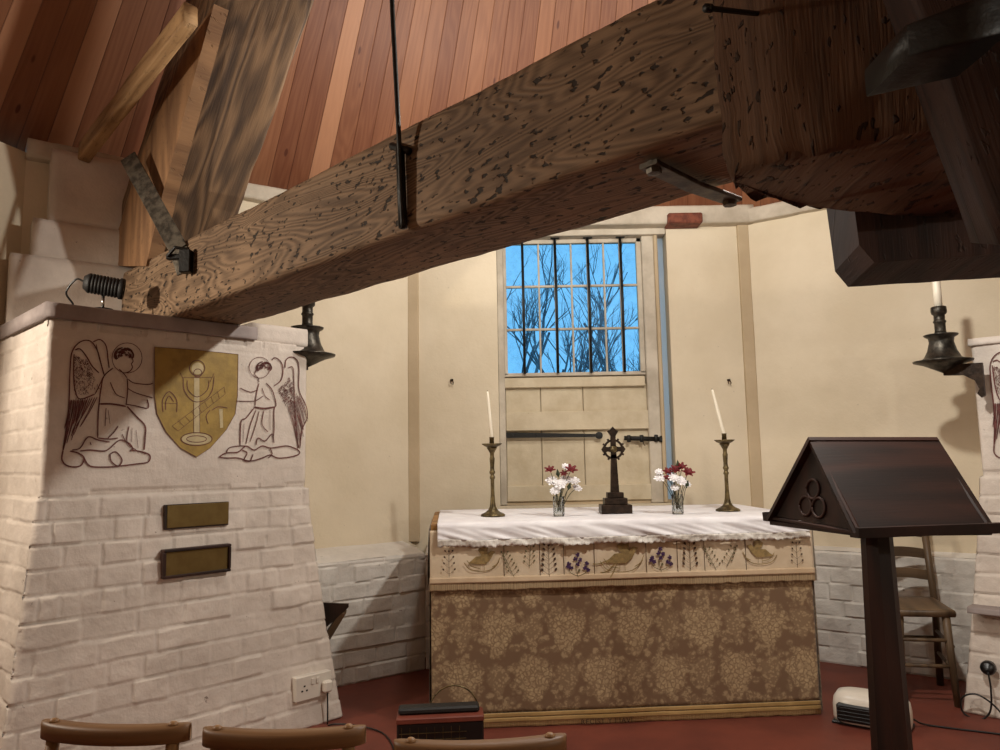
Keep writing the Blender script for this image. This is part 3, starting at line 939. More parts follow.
def angel(name, strokes, tr, wing, feathers, hair, halo, O, U, Nn, parent, label=None):
    mb = MB(); rr = random.Random(5)
    for pts, wd in strokes: ribbon(mb, [tr(*p) for p in pts], 0.0055 * wd, O, U, ZV, Nn)
    ribbon(mb, [tr(*p) for p in circ(*halo)], .003, O, U, ZV, Nn)
    (hx, hy, hr) = hair
    for k_ in range(70):
        a = rr.uniform(PI * .8, PI * 1.95); r0 = hr * rr.uniform(.15, 1.02)
        p = [(hx + r0 * math.cos(a + t), hy + r0 * .8 * math.sin(a + t)) for t in (0, .35, .7)]
        ribbon(mb, [tr(*q) for q in p], .0045, O, U, ZV, Nn, .001)
    (x0, y0, x1, y1, x2, y2, x3, y3) = wing        # quad of short feathers
    for k_ in range(330):
        a, b = rr.random(), rr.random()
        x = (x0 * (1 - a) + x1 * a) * (1 - b) + (x3 * (1 - a) + x2 * a) * b; y = (y0 * (1 - a) + y1 * a) * (1 - b) + (y3 * (1 - a) + y2 * a) * b
        ribbon(mb, [tr(x, y), tr(x + rr.uniform(-7, 7), y + rr.uniform(4, 11))], .0032, O, U, ZV, Nn, .001, 0)
    for (a0, b0, a1, b1) in feathers:
        for k_ in range(13):
            t = k_ / 12
            xs_, ys_ = a0[0] + (b0[0] - a0[0]) * t, a0[1] + (b0[1] - a0[1]) * t
            xe, ye = a1[0] + (b1[0] - a1[0]) * t + rr.uniform(-6, 6), a1[1] + (b1[1] - a1[1]) * t + rr.uniform(-15, 12)
            ribbon(mb, [tr(xs_, ys_), tr((xs_ + xe) / 2 + 4, (ys_ + ye) / 2), tr(xe, ye)], .0036, O, U, ZV, Nn)
    o = mb.build(name, 'line', parent)
    if label: o['label'] = label
    return o


def trL(x, y): return on_left(50 + x / 5, 330 + y / 5)
def trR(x, y): return on_left(150 + x / 5, 330 + y / 5)


argsL = ((122, 125, 190, 150, 250, 290, 120, 345), [((95, 350), (235, 335), (65, 600), (150, 470)), ((95, 350), (180, 350), (70, 500), (160, 430))], (370, 128, 50), (385, 140, 75))
angel('painted_angel', angelL, trL, *argsL, O_L, UL, NL, pl, 'line painting of an angel kneeling to face right')
angel('painted_angel', angelR, trR, (640, 300, 700, 230, 740, 330, 690, 390), [((690, 380), (745, 330), (745, 590), (785, 440))], (570, 190, 40), (548, 188, 52), O_L, UL, NL, pl, 'line painting of an angel kneeling to face left')
sh = [(22, 85), (230, 100), (440, 122), (437, 330), (425, 420), (380, 500), (300, 590), (232, 635), (150, 590), (80, 510), (35, 420), (22, 330)]
shp = [trR(*p) for p in sh]
shd = MB(); patchpoly(shd, shp, O_L, UL, ZV, NL, .0012)
so = shd.build('painted_shield', 'gold_paint', pl); so['label'] = 'ochre gold painted shield'
mb = MB()
for i in range(12): ribbon(mb, [shp[i], shp[(i + 1) % 12]], .0035, O_L, UL, ZV, NL, .003, 0)
for p in ([(165, 240), (170, 300), (200, 345), (235, 360), (280, 345), (310, 300), (320, 230)], [(185, 250), (190, 300), (235, 335), (285, 300), (295, 250)],
          [(65, 410), (62, 350), (95, 308), (132, 350), (132, 412)], [(78, 400), (78, 360), (95, 330), (118, 360)], [(65, 365), (132, 368)],
          [(110, 480), (370, 285)], [(140, 505), (375, 320)], [(308, 402), (340, 384), (388, 390)], [(290, 470), (280, 430), (300, 400)],
          [(218, 365), (218, 515)], [(248, 365), (248, 515)], [(160, 237), (312, 237)], [(150, 215), (165, 245)], [(320, 215), (300, 260)]):
    ribbon(mb, [trR(*q) for q in p], .0035, O_L, UL, ZV, NL, .003)
for k_ in range(9):
    t = k_ / 8; ribbon(mb, [trR(110 + 260 * t, 480 - 195 * t), trR(140 + 235 * t, 505 - 185 * t)], .003, O_L, UL, ZV, NL, .003, 0)
for cc in ((235, 190, 38), (232, 545, 78, 32), (232, 545, 50, 16), (238, 215, 20)): ribbon(mb, [trR(*q) for q in circ(*cc)], .0035, O_L, UL, ZV, NL, .003)
mb.build('shield_lines', 'line', so)
mb = MB()
for q in ([(220, 240), (246, 240), (247, 515), (219, 515)], circ(232, 545, 74, 29)[:-1], circ(237, 192, 30)[:-1], [(345, 395), (362, 395), (365, 488), (350, 490)]):
    patchpoly(mb, [trR(*p) for p in q], O_L, UL, ZV, NL, .0022)
mb.build('shield_emblem', 'palepaint', so)

pr_ = root('brick_pier', PR(-.3, 0, -.3), 'white painted brick pier at the right edge of the photo beside the lectern', 'brick pier')
mb = masonry(MB(), PR, -.95, .30, .62, 1.86, seed=7); mb.build('masonry', 'brick', pr_, True)
mb = MB()
timber(mb, [PR(-.96, 1.86, -.6), PR(-.96, 1.86, .02), PR(-.96, 1.90, .01), PR(-.96, 1.90, -.6)], [PR(.3, 1.86, -.6), PR(.3, 1.86, .02), PR(.3, 1.90, .01), PR(.3, 1.90, -.6)], amp=.006, r=.015)
mb.build('capping', 'brick', pr_, True)
mb = MB()
timber(mb, [PR(-1.03, .50, .0), PR(-1.03, .50, .19), PR(-1.03, .53, .18), PR(-1.03, .53, .0)], [PR(.4, .50, .0), PR(.4, .50, .19), PR(.4, .53, .18), PR(.4, .53, .0)], amp=.003, r=.008)
mb.build('ledge', 'grey_paint', pr_, True)
O_R = N1 * (4.58 - .0035)
ref_n = trL(60, 300)[0]
def trP(x, y): a, b = trL(x, y); return (a - ref_n - .90, b - .04)
angel('painted_angel', angelL, trP, *argsL, O_R, D1, -N1, pr_, 'line painting of an angel, only its wing in view')

# brick buttress behind the left pier
bt = MB()
bu = Vector((.81, .588, 0)); bn = Vector((.588, -.81, 0))
def bblock(u0, u1, z0, z1, d, sd):
    nx, nzz = max(3, int((u1 - u0) / .03)), max(3, int((z1 - z0) / .03)); O = Vector((-2.50, 3.60, 0))
    vs = []; fs = []
    rings = []
    for j in range(nzz + 1):
        z = z0 + (z1 - z0) * j / nzz; rg = []
        for i in range(nx + 1):
            u = u0 + (u1 - u0) * i / nx
            h = brickh(u, z, .3, sd) - .008 * (1 if i in (0, nx) or j in (0, nzz) else 0); rg.append(O + bu * u + bn * (d + h) + Vector((0, 0, z)))
        for o in (.1, .2, .35): rg.append(O + bu * (u1) + bn * (d - o) + Vector((0, 0, z)))
        for o in (.35, .2, .1): rg.append(O + bu * (u0) + bn * (d - o) + Vector((0, 0, z)))
        rings.append(rg)
    m_ = len(rings[0]); vs = [p for rg in rings for p in rg]
    for j in range(nzz):
        for i in range(m_):
            i2 = (i + 1) % m_; fs.append([j * m_ + i, j * m_ + i2, (j + 1) * m_ + i2, (j + 1) * m_ + i])
    fs.append([nzz * m_ + i for i in range(m_)]); fs.append(list(range(m_))[::-1])
    bt.add(vs, fs)
bblock(.24, .66, 2.56, 2.96, .0, 1); bblock(.17, .66, 2.36, 2.57, .012, 3); bblock(.08, .66, 1.0, 2.37, .03, 5)
setp(bt.build('brick_buttress', 'brick', smooth=True), 'stepped white brick buttress on the wall behind the left pier', 'buttress')

# ------------------------------------------------------------------ TIMBERS
ZB, ZT, NA, NB = 2.0, 2.36, 1.412, 1.79
mb = MB()
timber(mb, [snz(-4.15, NA, ZB + .005), snz(-4.15, NB, ZB + .005), snz(-4.15, NB, ZT - .02), snz(-4.15, NA, ZT - .02)],
       [snz(1.9, NA, ZB), snz(1.9, NB, ZB), snz(1.9, NB, ZT), snz(1.9, NA, ZT)], per=8, seg=170, r=.022, amp=.004, worn=.010, seed=1.3)
setp(mb.build('oak_beam', 'oak', smooth=True), 'huge weathered oak crosstree beam running from the left pier across the photo', 'beam')
mb = MB()
timber(mb, [snz(-.54, 1.80, ZB), snz(-.16, 1.80, ZB), snz(-.16, 1.80, ZT), snz(-.54, 1.80, ZT)],
       [snz(-.54, 4.95, ZB), snz(-.16, 4.95, ZB), snz(-.16, 4.95, ZT), snz(-.54, 4.95, ZT)], r=.03, amp=.006, worn=.02, seed=4)
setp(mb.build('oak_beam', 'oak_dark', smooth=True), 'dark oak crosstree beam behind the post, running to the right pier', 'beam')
# packing between the second crosstree and its pier
mb = MB(); timber(mb, [snz(-.7, 4.62, 1.90), snz(.1, 4.62, 1.90), snz(.1, 4.62, 2.0), snz(-.7, 4.62, 2.0)], [snz(-.7, 5.1, 1.90), snz(.1, 5.1, 1.90), snz(.1, 5.1, 2.0), snz(-.7, 5.1, 2.0)], amp=.003)
setp(mb.build('packing_block', 'oak_dark', smooth=True), 'oak packing block under the crosstree on the right pier', 'timber block')

# main post
def S2(x, y, z): return atZ(x, y, z)
ZP = 1.85
foot = [atZ(780, 152, ZP), atZ(722, 175, ZP), atZ(740, 197, ZP), atZ(760, 207, ZP), atZ(833, 211, ZP), atZ(1000, 212, ZP), atZ(1080, 120, ZP), atZ(945, 122, ZP)]
foot = [Vector((p.x, p.y, 0)) for p in foot]
cen = sum(foot, Vector()) / len(foot)
mb = MB(); rings = []; loop = []
for i in range(len(foot)):
    a, b = foot[i], foot[(i + 1) % len(foot)]
    k_ = max(2, int((b - a).length / .02))
    for j in range(k_): loop.append(a.lerp(b, j / k_))
zl = [ZP + 2.2 * k_ / 90 for k_ in range(91)]
cum = [0]
for i in range(len(loop)): cum.append(cum[-1] + (loop[(i + 1) % len(loop)] - loop[i]).length)
nL = len(loop)
for k_, z in enumerate(zl):
    rg = []
    for p in loop:
        q = Vector((p.x, p.y, z))
        out = (p - cen).normalized()
        h = .008 * nz(q, 5) + .006 * nz(q, 18) * (1 if z < ZP + .5 else .4) + .004 * nz(Vector((p.x * 60, p.y * 60, z * 5)))
        if z < ZP + .16: h -= .018 * (1 - (z - ZP) / .16) ** 2 * (1 + nz(q, 16))
        rg.append(q + out * h + Vector((0, 0, (.030 * nz(Vector((p.x * 25, p.y * 25, 0))) if k_ == 0 else 0))))
    rings.append(rg)
vs = [p for rg in rings for p in rg]; fs = []; uvs = []
for k_ in range(len(zl) - 1):
    for j in range(nL):
        j2 = (j + 1) % nL; fs.append([k_ * nL + j, k_ * nL + j2, (k_ + 1) * nL + j2, (k_ + 1) * nL + j])
        uvs.append([(cum[j], zl[k_]), (cum[j + 1], zl[k_]), (cum[j + 1], zl[k_ + 1]), (cum[j], zl[k_ + 1])])
fs.append(list(range(nL))[::-1]); uvs.append([(vs[i].x, vs[i].y) for i in fs[-1]])
fs.append([(len(zl) - 1) * nL + j for j in range(nL)]); uvs.append([(vs[i].x, vs[i].y) for i in fs[-1]])
mb.add(vs, fs, uvs)
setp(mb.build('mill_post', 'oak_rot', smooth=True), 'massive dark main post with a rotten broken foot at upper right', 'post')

# block hanging under the post
ZK = 1.75
a = atZ(866, 263, ZK); b = atZ(1000, 254, ZK); t_ = (b - a); t_.z = 0; t_.normalize(); back = Vector((-t_.y, t_.x, 0))
if back.y < 0: back = -back
a0 = a - t_ * .012; L_ = .9
bk_d = (atZ(880, 285, ZK) - a).dot(back)
mb = MB()
prof = [(.035, 0), (L_, 0), (L_, .21), (-.005, .21), (.005, .04)]
nu = 30
poly = [(.03, 0)] + [(.03 + (L_ - .03) * i / nu, .003 * nz((i * .4, 1, 1))) for i in range(1, nu)] + [(L_, 0), (L_, .245), (-.012, .245), (-.004, .12), (.0, .045)]
prism(mb, poly, a0, t_, ZV, back * bk_d)
setp(mb.build('timber_block', 'oak_dark'), 'dark chamfered timber block hanging below the foot of the main post', 'timber block')

# quarter bar rising from the beam end
def q(x, y, n): return atP(x, y, N1, n)
p0, p1 = q(160, 192, NA), q(215, 0, NA); dq = (p1 - p0)
r0, r1 = q(247, 192, NB), q(316, 0, NB)
l0, l1 = q(102, 262, NA), q(182, 60, NA)
ext = 1.9
lo = p0 - dq * .33
A = [lo, r0 - (r1 - r0) * .33, (r0 - (r1 - r0) * .33) + Vector((-.38, .37, .12)), l0 + Vector((0, 0, 0))]
B = [p0 + dq * ext, r0 + (r1 - r0) * ext, r0 + (r1 - r0) * ext + Vector((-.33, .32, .05)), p0 + dq * ext + Vector((-.22, .21, .05))]
mb = MB(); timber(mb, A, B, per=7, r=.02, amp=.006, worn=.02, seed=9, seg=70)
setp(mb.build('quarter_bar', 'oak_grey', smooth=True), 'broad grey brown oak strut rising steeply from the left end of the beam', 'beam')

mb = MB(); pol = [q(x, y, NA - .012) for x, y in ((190, 40), (214, 4), (163, 192), (153, 236), (146, 266), (104, 266), (120, 225), (143, 150), (165, 98))]
pol = [((p - pol[0]).dot(D1), p.z - pol[0].z) for p in pol]
O_ = q(190, 40, NA - .012)
prism(mb, pol, O_, D1, ZV, N1 * .07)
setp(mb.build('strut_cheek', 'oak_cheek'), 'paler brown split oak cheek piece along the left side of the grey strut', 'timber')

# small pale brace in front of the boards
pa, pb = atY(87, 149, 3.80), atY(191, 14, 3.02)
tt = (pb - pa).normalized(); sd_ = tt.cross(Vector((0, -1, .2))).normalized(); dp = tt.cross(sd_).normalized()
def quad(c, w_, h_): return [c - sd_ * w_ - dp * h_, c + sd_ * w_ - dp * h_, c + sd_ * w_ + dp * h_, c - sd_ * w_ + dp * h_]
mb = MB(); timber(mb, quad(pa - tt * .04, .054, .03), quad(pb, .052, .03), r=.010, amp=.006, seed=3, nsc=3)
setp(mb.build('rafter_brace', 'oak_pale', smooth=True), 'slender pale timber brace from the wall head up to the grey strut', 'brace')

# timber at the far right
c0, c1, c2, c3 = atY(890, -60, 1.10), atY(1005, 245, 1.06), atY(1180, 200, .95), atY(1180, -60, .95)
bk = Vector((.05, .16, .05))
mb = MB(); timber(mb, [c0, c3, c3 + bk, c0 + bk], [c1, c2, c2 + bk, c1 + bk], r=.015, amp=.005, seed=12)
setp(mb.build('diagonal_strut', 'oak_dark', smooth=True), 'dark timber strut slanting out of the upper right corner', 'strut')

# small exposed bricks at the wall head
mb = MB(); p = atY(668, 224, 5.08); box(mb, (p.x, 5.06, p.z), (p.x + .24, 5.2, p.z + .075), .008)
setp(mb.build('red_brick', 'redbrick'), 'bare red brick at the wall head above the right side of the window', 'brick')

# ironwork
def flatbar(name, pts, wd, th, wdir, m_, label, cat, extra=None):
    mb = MB(); wdir = Vector(wdir).normalized()
    for i in range(len(pts) - 1):
        a_, b_ = Vector(pts[i]), Vector(pts[i + 1]); t = (b_ - a_).normalized(); wv = (wdir - t * wdir.dot(t)).normalized(); n_ = t.cross(wv)
        w2 = wv * wd / 2; n2 = n_ * th / 2
        timber(mb, [a_ - w2 - n2, a_ + w2 - n2, a_ + w2 + n2, a_ - w2 + n2], [b_ - w2 - n2, b_ + w2 - n2, b_ + w2 + n2, b_ - w2 + n2], per=3, r=.004, amp=.0015, seg=6)
    if extra: extra(mb)
    return setp(mb.build(name, m_, smooth=False), label, cat)


def fb(x, y, n=NA - .012): return atP(x, y, N1, n)
def ex(mb):
    p = fb(187, 262, NA - .02)
    for o in (-.045, .045): box(mb, p + Vector((o - .008, -.012, -.03)), p + Vector((o + .008, .02, .04)), .003)
    tube(mb, [p + Vector((-.06, -.02, 0)), p + Vector((.06, .01, -.03))], .011, 8)
flatbar('iron_strap', [fb(128, 157, 1.30), fb(179, 250, NA - .03), fb(186, 272, NA - .012)], .085, .012, (1, 0, .7), 'irongrey', 'flat grey iron strap bolted to the left end of the long beam', 'iron strap', None)
mb = MB()
p = fb(184, 258, NA - .03)
box(mb, p + Vector((-.07, -.03, -.012)), p + Vector((.03, .0, .012)), .004)
box(mb, p + Vector((-.005, -.045, -.075)), p + Vector((.045, .0, .03)), .004)
tube(mb, [p + Vector((-.06, -.035, .0)), p + Vector((-.02, -.05, .035)), p + Vector((.03, -.035, .03))], .008, 8)
setp(mb.build('iron_cleat', 'iron'), 'small black iron cleat holding the grey strap to the beam', 'iron cleat')
mb = MB()
pts = [atP(x, y, N1, n) for x, y, n in ((380, -560, NA + .10), (388, -200, NA - .05), (391, -60, NA - .06), (392, 0, NA - .055), (395, 60, NA - .05), (398, 118, NA - .045), (400, 165, NA - .03), (403, 229, NA - .022))]
tube(mb, spline(pts, 5), .0075, 8); 
setp(mb.build('iron_rod', 'iron', smooth=True), 'long black iron rod hanging against the face of the long beam', 'iron rod')
r_o = bpy.data.objects['iron_rod']
mb = MB(); tube(mb, [atP(400, 148, N1, NA - .022), atP(403, 228, N1, NA - .016)], .014, 8)
tube(mb, [atP(392, 146, N1, NA - .015), atP(409, 151, N1, NA - .015)], .012, 8)
mb.build('hook_plate', 'iron', r_o, True)
p1_, p2_ = atZ(648, 164, 1.982), atZ(734, 201, 1.982)
def ex2(mb):
    for f_ in (.06, .94):
        c = p1_.lerp(p2_, f_); lathe(mb, [(0, -.02), (.018, -.018), (.02, 0), (.02, .01)], c, 6)
flatbar('iron_strap', [p1_, p1_.lerp(p2_, .5) - ZV * .008, p2_], .05, .012, N1.cross(ZV) * 1 + Vector((0, 0, 0)), 'irongrey', 'short grey iron strap bolted under the long beam beside the post', 'iron strap', ex2)
mb = MB(); a_ = atY(706, 8, 1.22); b_ = atY(742, 12, 1.30); tube(mb, [a_, a_.lerp(b_, .12), a_.lerp(b_, .13), b_ + (b_ - a_) * 1.2], [.008, .008, .005, .005], 8)
setp(mb.build('iron_bolt', 'iron', smooth=True), 'rusty bolt sticking out of the left side of the main post', 'bolt')
mb = MB(); a_ = atY(908, 40, .95); b_ = atY(1010, 8, .90)
timber(mb, [a_ + Vector((0, 0, -.022)), a_ + Vector((0, .12, -.022)), a_ + Vector((0, .12, .022)), a_ + Vector((0, 0, .022))], [b_ + Vector((0, 0, -.03)), b_ + Vector((0, .12, -.03)), b_ + Vector((0, .12, .03)), b_ + Vector((0, 0, .03))], r=.006, amp=.003)
setp(mb.build('iron_bracket', 'iron', smooth=True), 'heavy black iron bracket in the upper right corner', 'iron bracket')

# ------------------------------------------------------------------ SPOTLIGHT on the pier
sp0 = atP(103, 300, D1, -3.72); sp0.z = 2.0
sl_ = root('spotlight', sp0, 'small black spotlight on the capping of the left pier', 'spotlight')
mb = MB(); lathe(mb, [(0, 0), (.05, 0), (.052, .004), (.052, .028), (.046, .034), (0, .034)], sp0, 28); mb.build('base', 'black', sl_, True)
mb = MB(); lathe(mb, [(.007, .03), (.007, .11)], sp0, 12); mb.build('stem', 'chrome', sl_, True)
ax = (N1 * .9 + D1 * .35 + Vector((0, 0, -.12))).normalized()
Mx = ax.to_track_quat('Z', 'Y').to_matrix().to_4x4()
prof = [(0, -.085), (.030, -.083), (.040, -.070)]
for k_ in range(9): z = -.062 + k_ * .014; prof += [(.047, z), (.047, z + .008), (.043, z + .010), (.043, z + .0125)]
prof += [(.050, .068), (.050, .085), (.044, .088), (.040, .078), (0, .074)]
hc = sp0 + Vector((0, 0, .145))
mb = MB(); lathe(mb, prof, hc, 30, M4=Mx); mb.build('lamp_head', 'rubber', sl_, True)
mb = MB(); lathe(mb, [(0, .0795), (.038, .0795), (.036, .083), (0, .086)], hc, 24, M4=Mx); mb.build('lens', 'glass', sl_, True)
e = hc - ax * .08
mb = MB(); tube(mb, spline([e, e + Vector((-.05, .02, .02)), e + Vector((-.10, .03, -.04)), Vector((sp0.x - .15, sp0.y + .02, 2.06)), Vector((sp0.x - .16, sp0.y + .03, 2.003)), Vector((sp0.x - .12, sp0.y + .16, 2.002))], 8), .0045, 8); mb.build('cable', 'black', sl_, True)

# ------------------------------------------------------------------ PLAQUES and SOCKET on the left pier
def plaque(x0, y0, x1, y1, out, lab, framed):
    z1_, z0_ = None, None
    def pp(x, y): p = atP(x, y, D1, -3.556 + out); return p.dot(N1), p.z
    (n0, za), (n1, zb_) = pp(x0, y0), pp(x1, y1)
    O = Vector((0, 0, 0)) + D1 * (-3.556)
    R = root('plaque', PL((n0 + n1) / 2, min(za, zb_), out), lab, 'plaque', 'plaques on the left pier')
    def W(n_, z, o): return PL(n_, z, o)
    def slab(mb, n_0, n_1, z_0, z_1, o0, o1, bv=.004):
        X = Matrix((( N1.x, -D1.x, 0, 0), (N1.y, -D1.y, 0, 0), (0, 0, 1, 0), (0, 0, 0, 1)))
        box(mb, (n_0, -(-3.556 + o1), z_0), (n_1, -(-3.556 + o0), z_1), bv, M4=X)
    fr_ = MB()
    if framed:
        e_ = .013
        for (a_, b_, c_, d_) in ((n0, n1, zb_, zb_ + e_), (n0, n1, za - e_, za), (n0, n0 + e_, zb_ + e_, za - e_), (n1 - e_, n1, zb_ + e_, za - e_)): slab(fr_, a_, b_, c_, d_, out - .03, out + .012, .003)
        fr_.build('frame', 'lectern', R)
        mb = MB(); slab(mb, n0 + e_ - .002, n1 - e_ + .002, zb_ + e_ - .002, za - e_ + .002, out - .03, out, .002); mb.build('brass_plate', 'plaque', R)
    else:
        slab(fr_, n0, n1, zb_, za, out - .03, out - .004, .002); fr_.build('backing', 'darkboard', R)
        mb = MB(); slab(mb, n0 + .008, n1 - .002, zb_ + .006, za - .003, out - .005, out, .002); mb.build('brass_plate', 'plaque', R)


plaque(166, 505, 229, 525, .042, 'upper of two small brass plaques on the left pier, without a frame', False)
plaque(163, 550, 230, 571, .062, 'lower of two brass plaques on the left pier, in a wooden frame', True)

SO = .150
def pS(x, y, o=SO): p = atP(x, y, D1, -3.556 + o); return p.dot(N1), p.z
(n0, za), (n1, zb_) = pS(296, 682), pS(331, 693)
zt_, zb2 = pS(312, 678)[1] + .015, pS(312, 678)[1] - .10
R = root('wall_socket', PL((n0 + n1) / 2, zb2, SO), 'white double wall socket with switches low on the left pier', 'wall socket')
X = Matrix(((N1.x, -D1.x, 0, 0), (N1.y, -D1.y, 0, 0), (0, 0, 1, 0), (0, 0, 0, 1)))
def slabS(mb, a_, b_, z_0, z_1, o0, o1, bv=.003): box(mb, (a_, -(-3.556 + o1), z_0), (b_, -(-3.556 + o0), z_1), bv, M4=X); return mb
slabS(MB(), n0, n1, zb2, zt_, SO - .045, SO).build('backbox', 'white_plastic', R)
for f_ in (.42, .56): slabS(MB(), n0 + (n1 - n0) * f_, n0 + (n1 - n0) * f_ + .018, zt_ - .045, zt_ - .015, SO, SO + .006, .002).build('switch', 'white_plastic', R)
mb = MB()
for (f_, g_) in ((.15, .6), (.28, .6), (.215, .38)): slabS(mb, n0 + (n1 - n0) * f_, n0 + (n1 - n0) * f_ + .01, zt_ - .1 * g_ - .012, zt_ - .1 * g_ - .004, SO, SO + .001, 0)
mb.build('pin_holes', 'black', R)
R2 = root('plug', PL(n1 - .03, zb2 + .03, SO + .02), 'white plug in the right side of the low double socket', 'plug')
slabS(MB(), n1 - .058, n1 - .008, zb2 + .02, zb2 + .075, SO + .0005, SO + .035, .008).build('plug_body', 'white_plastic', R2)
pp0 = PL(n1 - .033, zb2 + .02, SO + .018)
mb = MB(); tube(mb, spline([pp0, pp0 + Vector((.003, -.003, -.12)), pp0 + Vector((-.0, -.01, -.26)), Vector((pp0.x + .02, pp0.y - .03, .006)), Vector((pp0.x + .3, pp0.y - .15, .005)), Vector((-.45, 3.35, .005))], 8), .004, 8); mb.build('cable', 'black', R2, True)

# right pier plug and cable
def pR(x, y, o): p = atP(x, y, N1, 4.58 - o); return p
c = pR(988, 668, .16)
R3 = root('plug', c, 'black round plug with looped black cable on the right pier', 'plug')
Mr = (-N1).to_track_quat('Z', 'Y').to_matrix().to_4x4()
mb = MB(); lathe(mb, [(0, -.02), (.034, -.018), (.034, .008), (.026, .022), (0, .026)], c, 20, M4=Mr); mb.build('plug_body', 'black', R3, True)
pts = [pR(x, y, o) for x, y, o in ((988, 672, .185), (991, 690, .19), (990, 712, .18), (978, 720, .19), (963, 712, .2), (962, 698, .2), (975, 694, .2), (990, 702, .2), (1003, 715, .2), (1015, 730, .2))]
mb = MB(); tube(mb, spline(pts, 6), .0045, 8); mb.build('cable', 'black', R3, True)
pts = [pR(x, y, .2) for x, y in ((950, 760), (948, 742), (951, 735), (954, 748), (958, 765))]
mb = MB(); tube(mb, spline(pts, 6), .006, 8); setp(mb.build('white_cable', 'white_plastic', smooth=True), 'loop of white cable at the foot of the right pier', 'cable')

# ------------------------------------------------------------------ WALL CLIPS
for (x, y, lab) in ((452, 381, 'small rusty metal clip on the cream wall left of the window'), (729, 381, 'small rusty metal clip on the cream wall right of the window')):
    p = atY(x, y, 5.185); mb = MB()
    box(mb, p + Vector((-.012, -.006, .0)), p + Vector((.010, .006, .014)), .003); tube(mb, [p + Vector((-.008, -.008, .0)), p + Vector((-.010, -.014, -.012)), p + Vector((-.003, -.012, -.024))], .003, 6)
    tube(mb, [p + Vector((.007, -.008, .0)), p + Vector((.010, -.014, -.014)), p + Vector((.006, -.012, -.028))], .003, 6)
    setp(mb.build('wall_clip', 'bronze'), lab, 'wall clip', 'metal clips on the back wall')

# ------------------------------------------------------------------ SCONCES
def sconce(base, side, lab, s_=1.0, outv=None):
    R = root('candle_sconce', base, lab, 'candle sconce', 'iron candle sconces on the piers')
    k0 = len(bpy.data.objects)
    mb = MB()
    lathe(mb, [(0, -.055), (.05, -.03), (.085, -.012), (.125, .0), (.128, .006), (.092, .012), (.078, .022), (.062, .055), (.052, .095), (.055, .115), (.072, .125), (.074, .131), (.04, .135), (.026, .14), (0, .14)], base, 36)
    mb.build('drip_pan', 'pewter', R, True)
    mb = MB(); lathe(mb, [(.026, .138), (.024, .15), (.024, .185), (.028, .19), (.028, .196), (.024, .2), (.024, .225), (.032, .232), (.034, .24), (.034, .262), (.030, .266), (.022, .262), (0, .25)], base, 26)
    mb.build('socket', 'pewter', R, True)
    ov = Vector(outv); a_ = base + Vector((0, 0, -.02))
    mb = MB(); prism(mb, [(0, 0), (.02, .005), (.16, .0), (.16, -.15), (.145, -.16), (.13, -.14), (.14, -.12), (.125, -.08), (.08, -.05), (.0, -.045)], a_ - ov.cross(ZV) * .012, -ov, ZV, ov.cross(ZV) * .024)
    mb.build('bracket', 'bronze', R)
    for ch in R.children:
        for v in ch.data.vertices: v.co = v.co * s_
    return R


sL = atY(307, 356, 4.12)
sconce(sL, 1, 'dark iron candle sconce on the left pier, its top behind the beam', 1.22, outv=(N1 * 1.0))
sR = atY(943, 362, 3.95)
sconce(sR, -1, 'dark iron candle sconce with candle on the right pier', 1.12, outv=(-D1))
cp = sR + Vector((0, 0, .2825))
mb = MB(); lathe(mb, [(.0205, 0), (.020, .1), (.019, .22), (.015, .225), (0, .225)], cp, 20); o = mb.build('candle', 'wax', smooth=True); setp(o, 'thick ivory candle in the right hand wall sconce', 'candle')
mb = MB(); tube(mb, [cp + Vector((0, 0, .222)), cp + Vector((.002, 0, .237))], .0015, 6); mb.build('wick', 'wick', o)

# ------------------------------------------------------------------ ALTAR
AL, AR = Vector((-.363, 3.843, 0)), Vector((1.585, 3.976, 0))
ut = (AR - AL).normalized(); un = Vector((ut.y, -ut.x, 0))     # un points to the congregation
LA = (AR - AL).length; DA = .97
def AP(u, o, z): p = AL + ut * u + un * o; return Vector((p.x, p.y, z))
R = root('altar', AP(LA / 2, -.5, 0), 'wooden altar table draped with brocade and white linen', 'altar')
mb = MB(); Xa = Matrix(((ut.x, -un.x, 0, AL.x), (ut.y, -un.y, 0, AL.y), (0, 0, 1, 0), (0, 0, 0, 1)))
box(mb, (.0, .02, .945), (LA, DA, .985), .006, M4=Xa); mb.build('tabletop', 'altarwood', R)
for (a_, b_) in ((.03, .04), (LA - .10, .04), (.03, DA - .1), (LA - .10, DA - .1)):
    mb = MB(); box(mb, (a_, b_, 0), (a_ + .07, b_ + .07, .944), .006, M4=Xa); mb.build('leg', 'altarwood', R)
mb = MB(); box(mb, (.01, .035, .80), (.03, DA - .02, .944), .004, M4=Xa); mb.build('apron', 'altarwood', R); mb = MB(); box(mb, (LA - .03, .035, .80), (LA - .01, DA - .02, .944), .004, M4=Xa); mb.build('apron', 'altarwood', R)

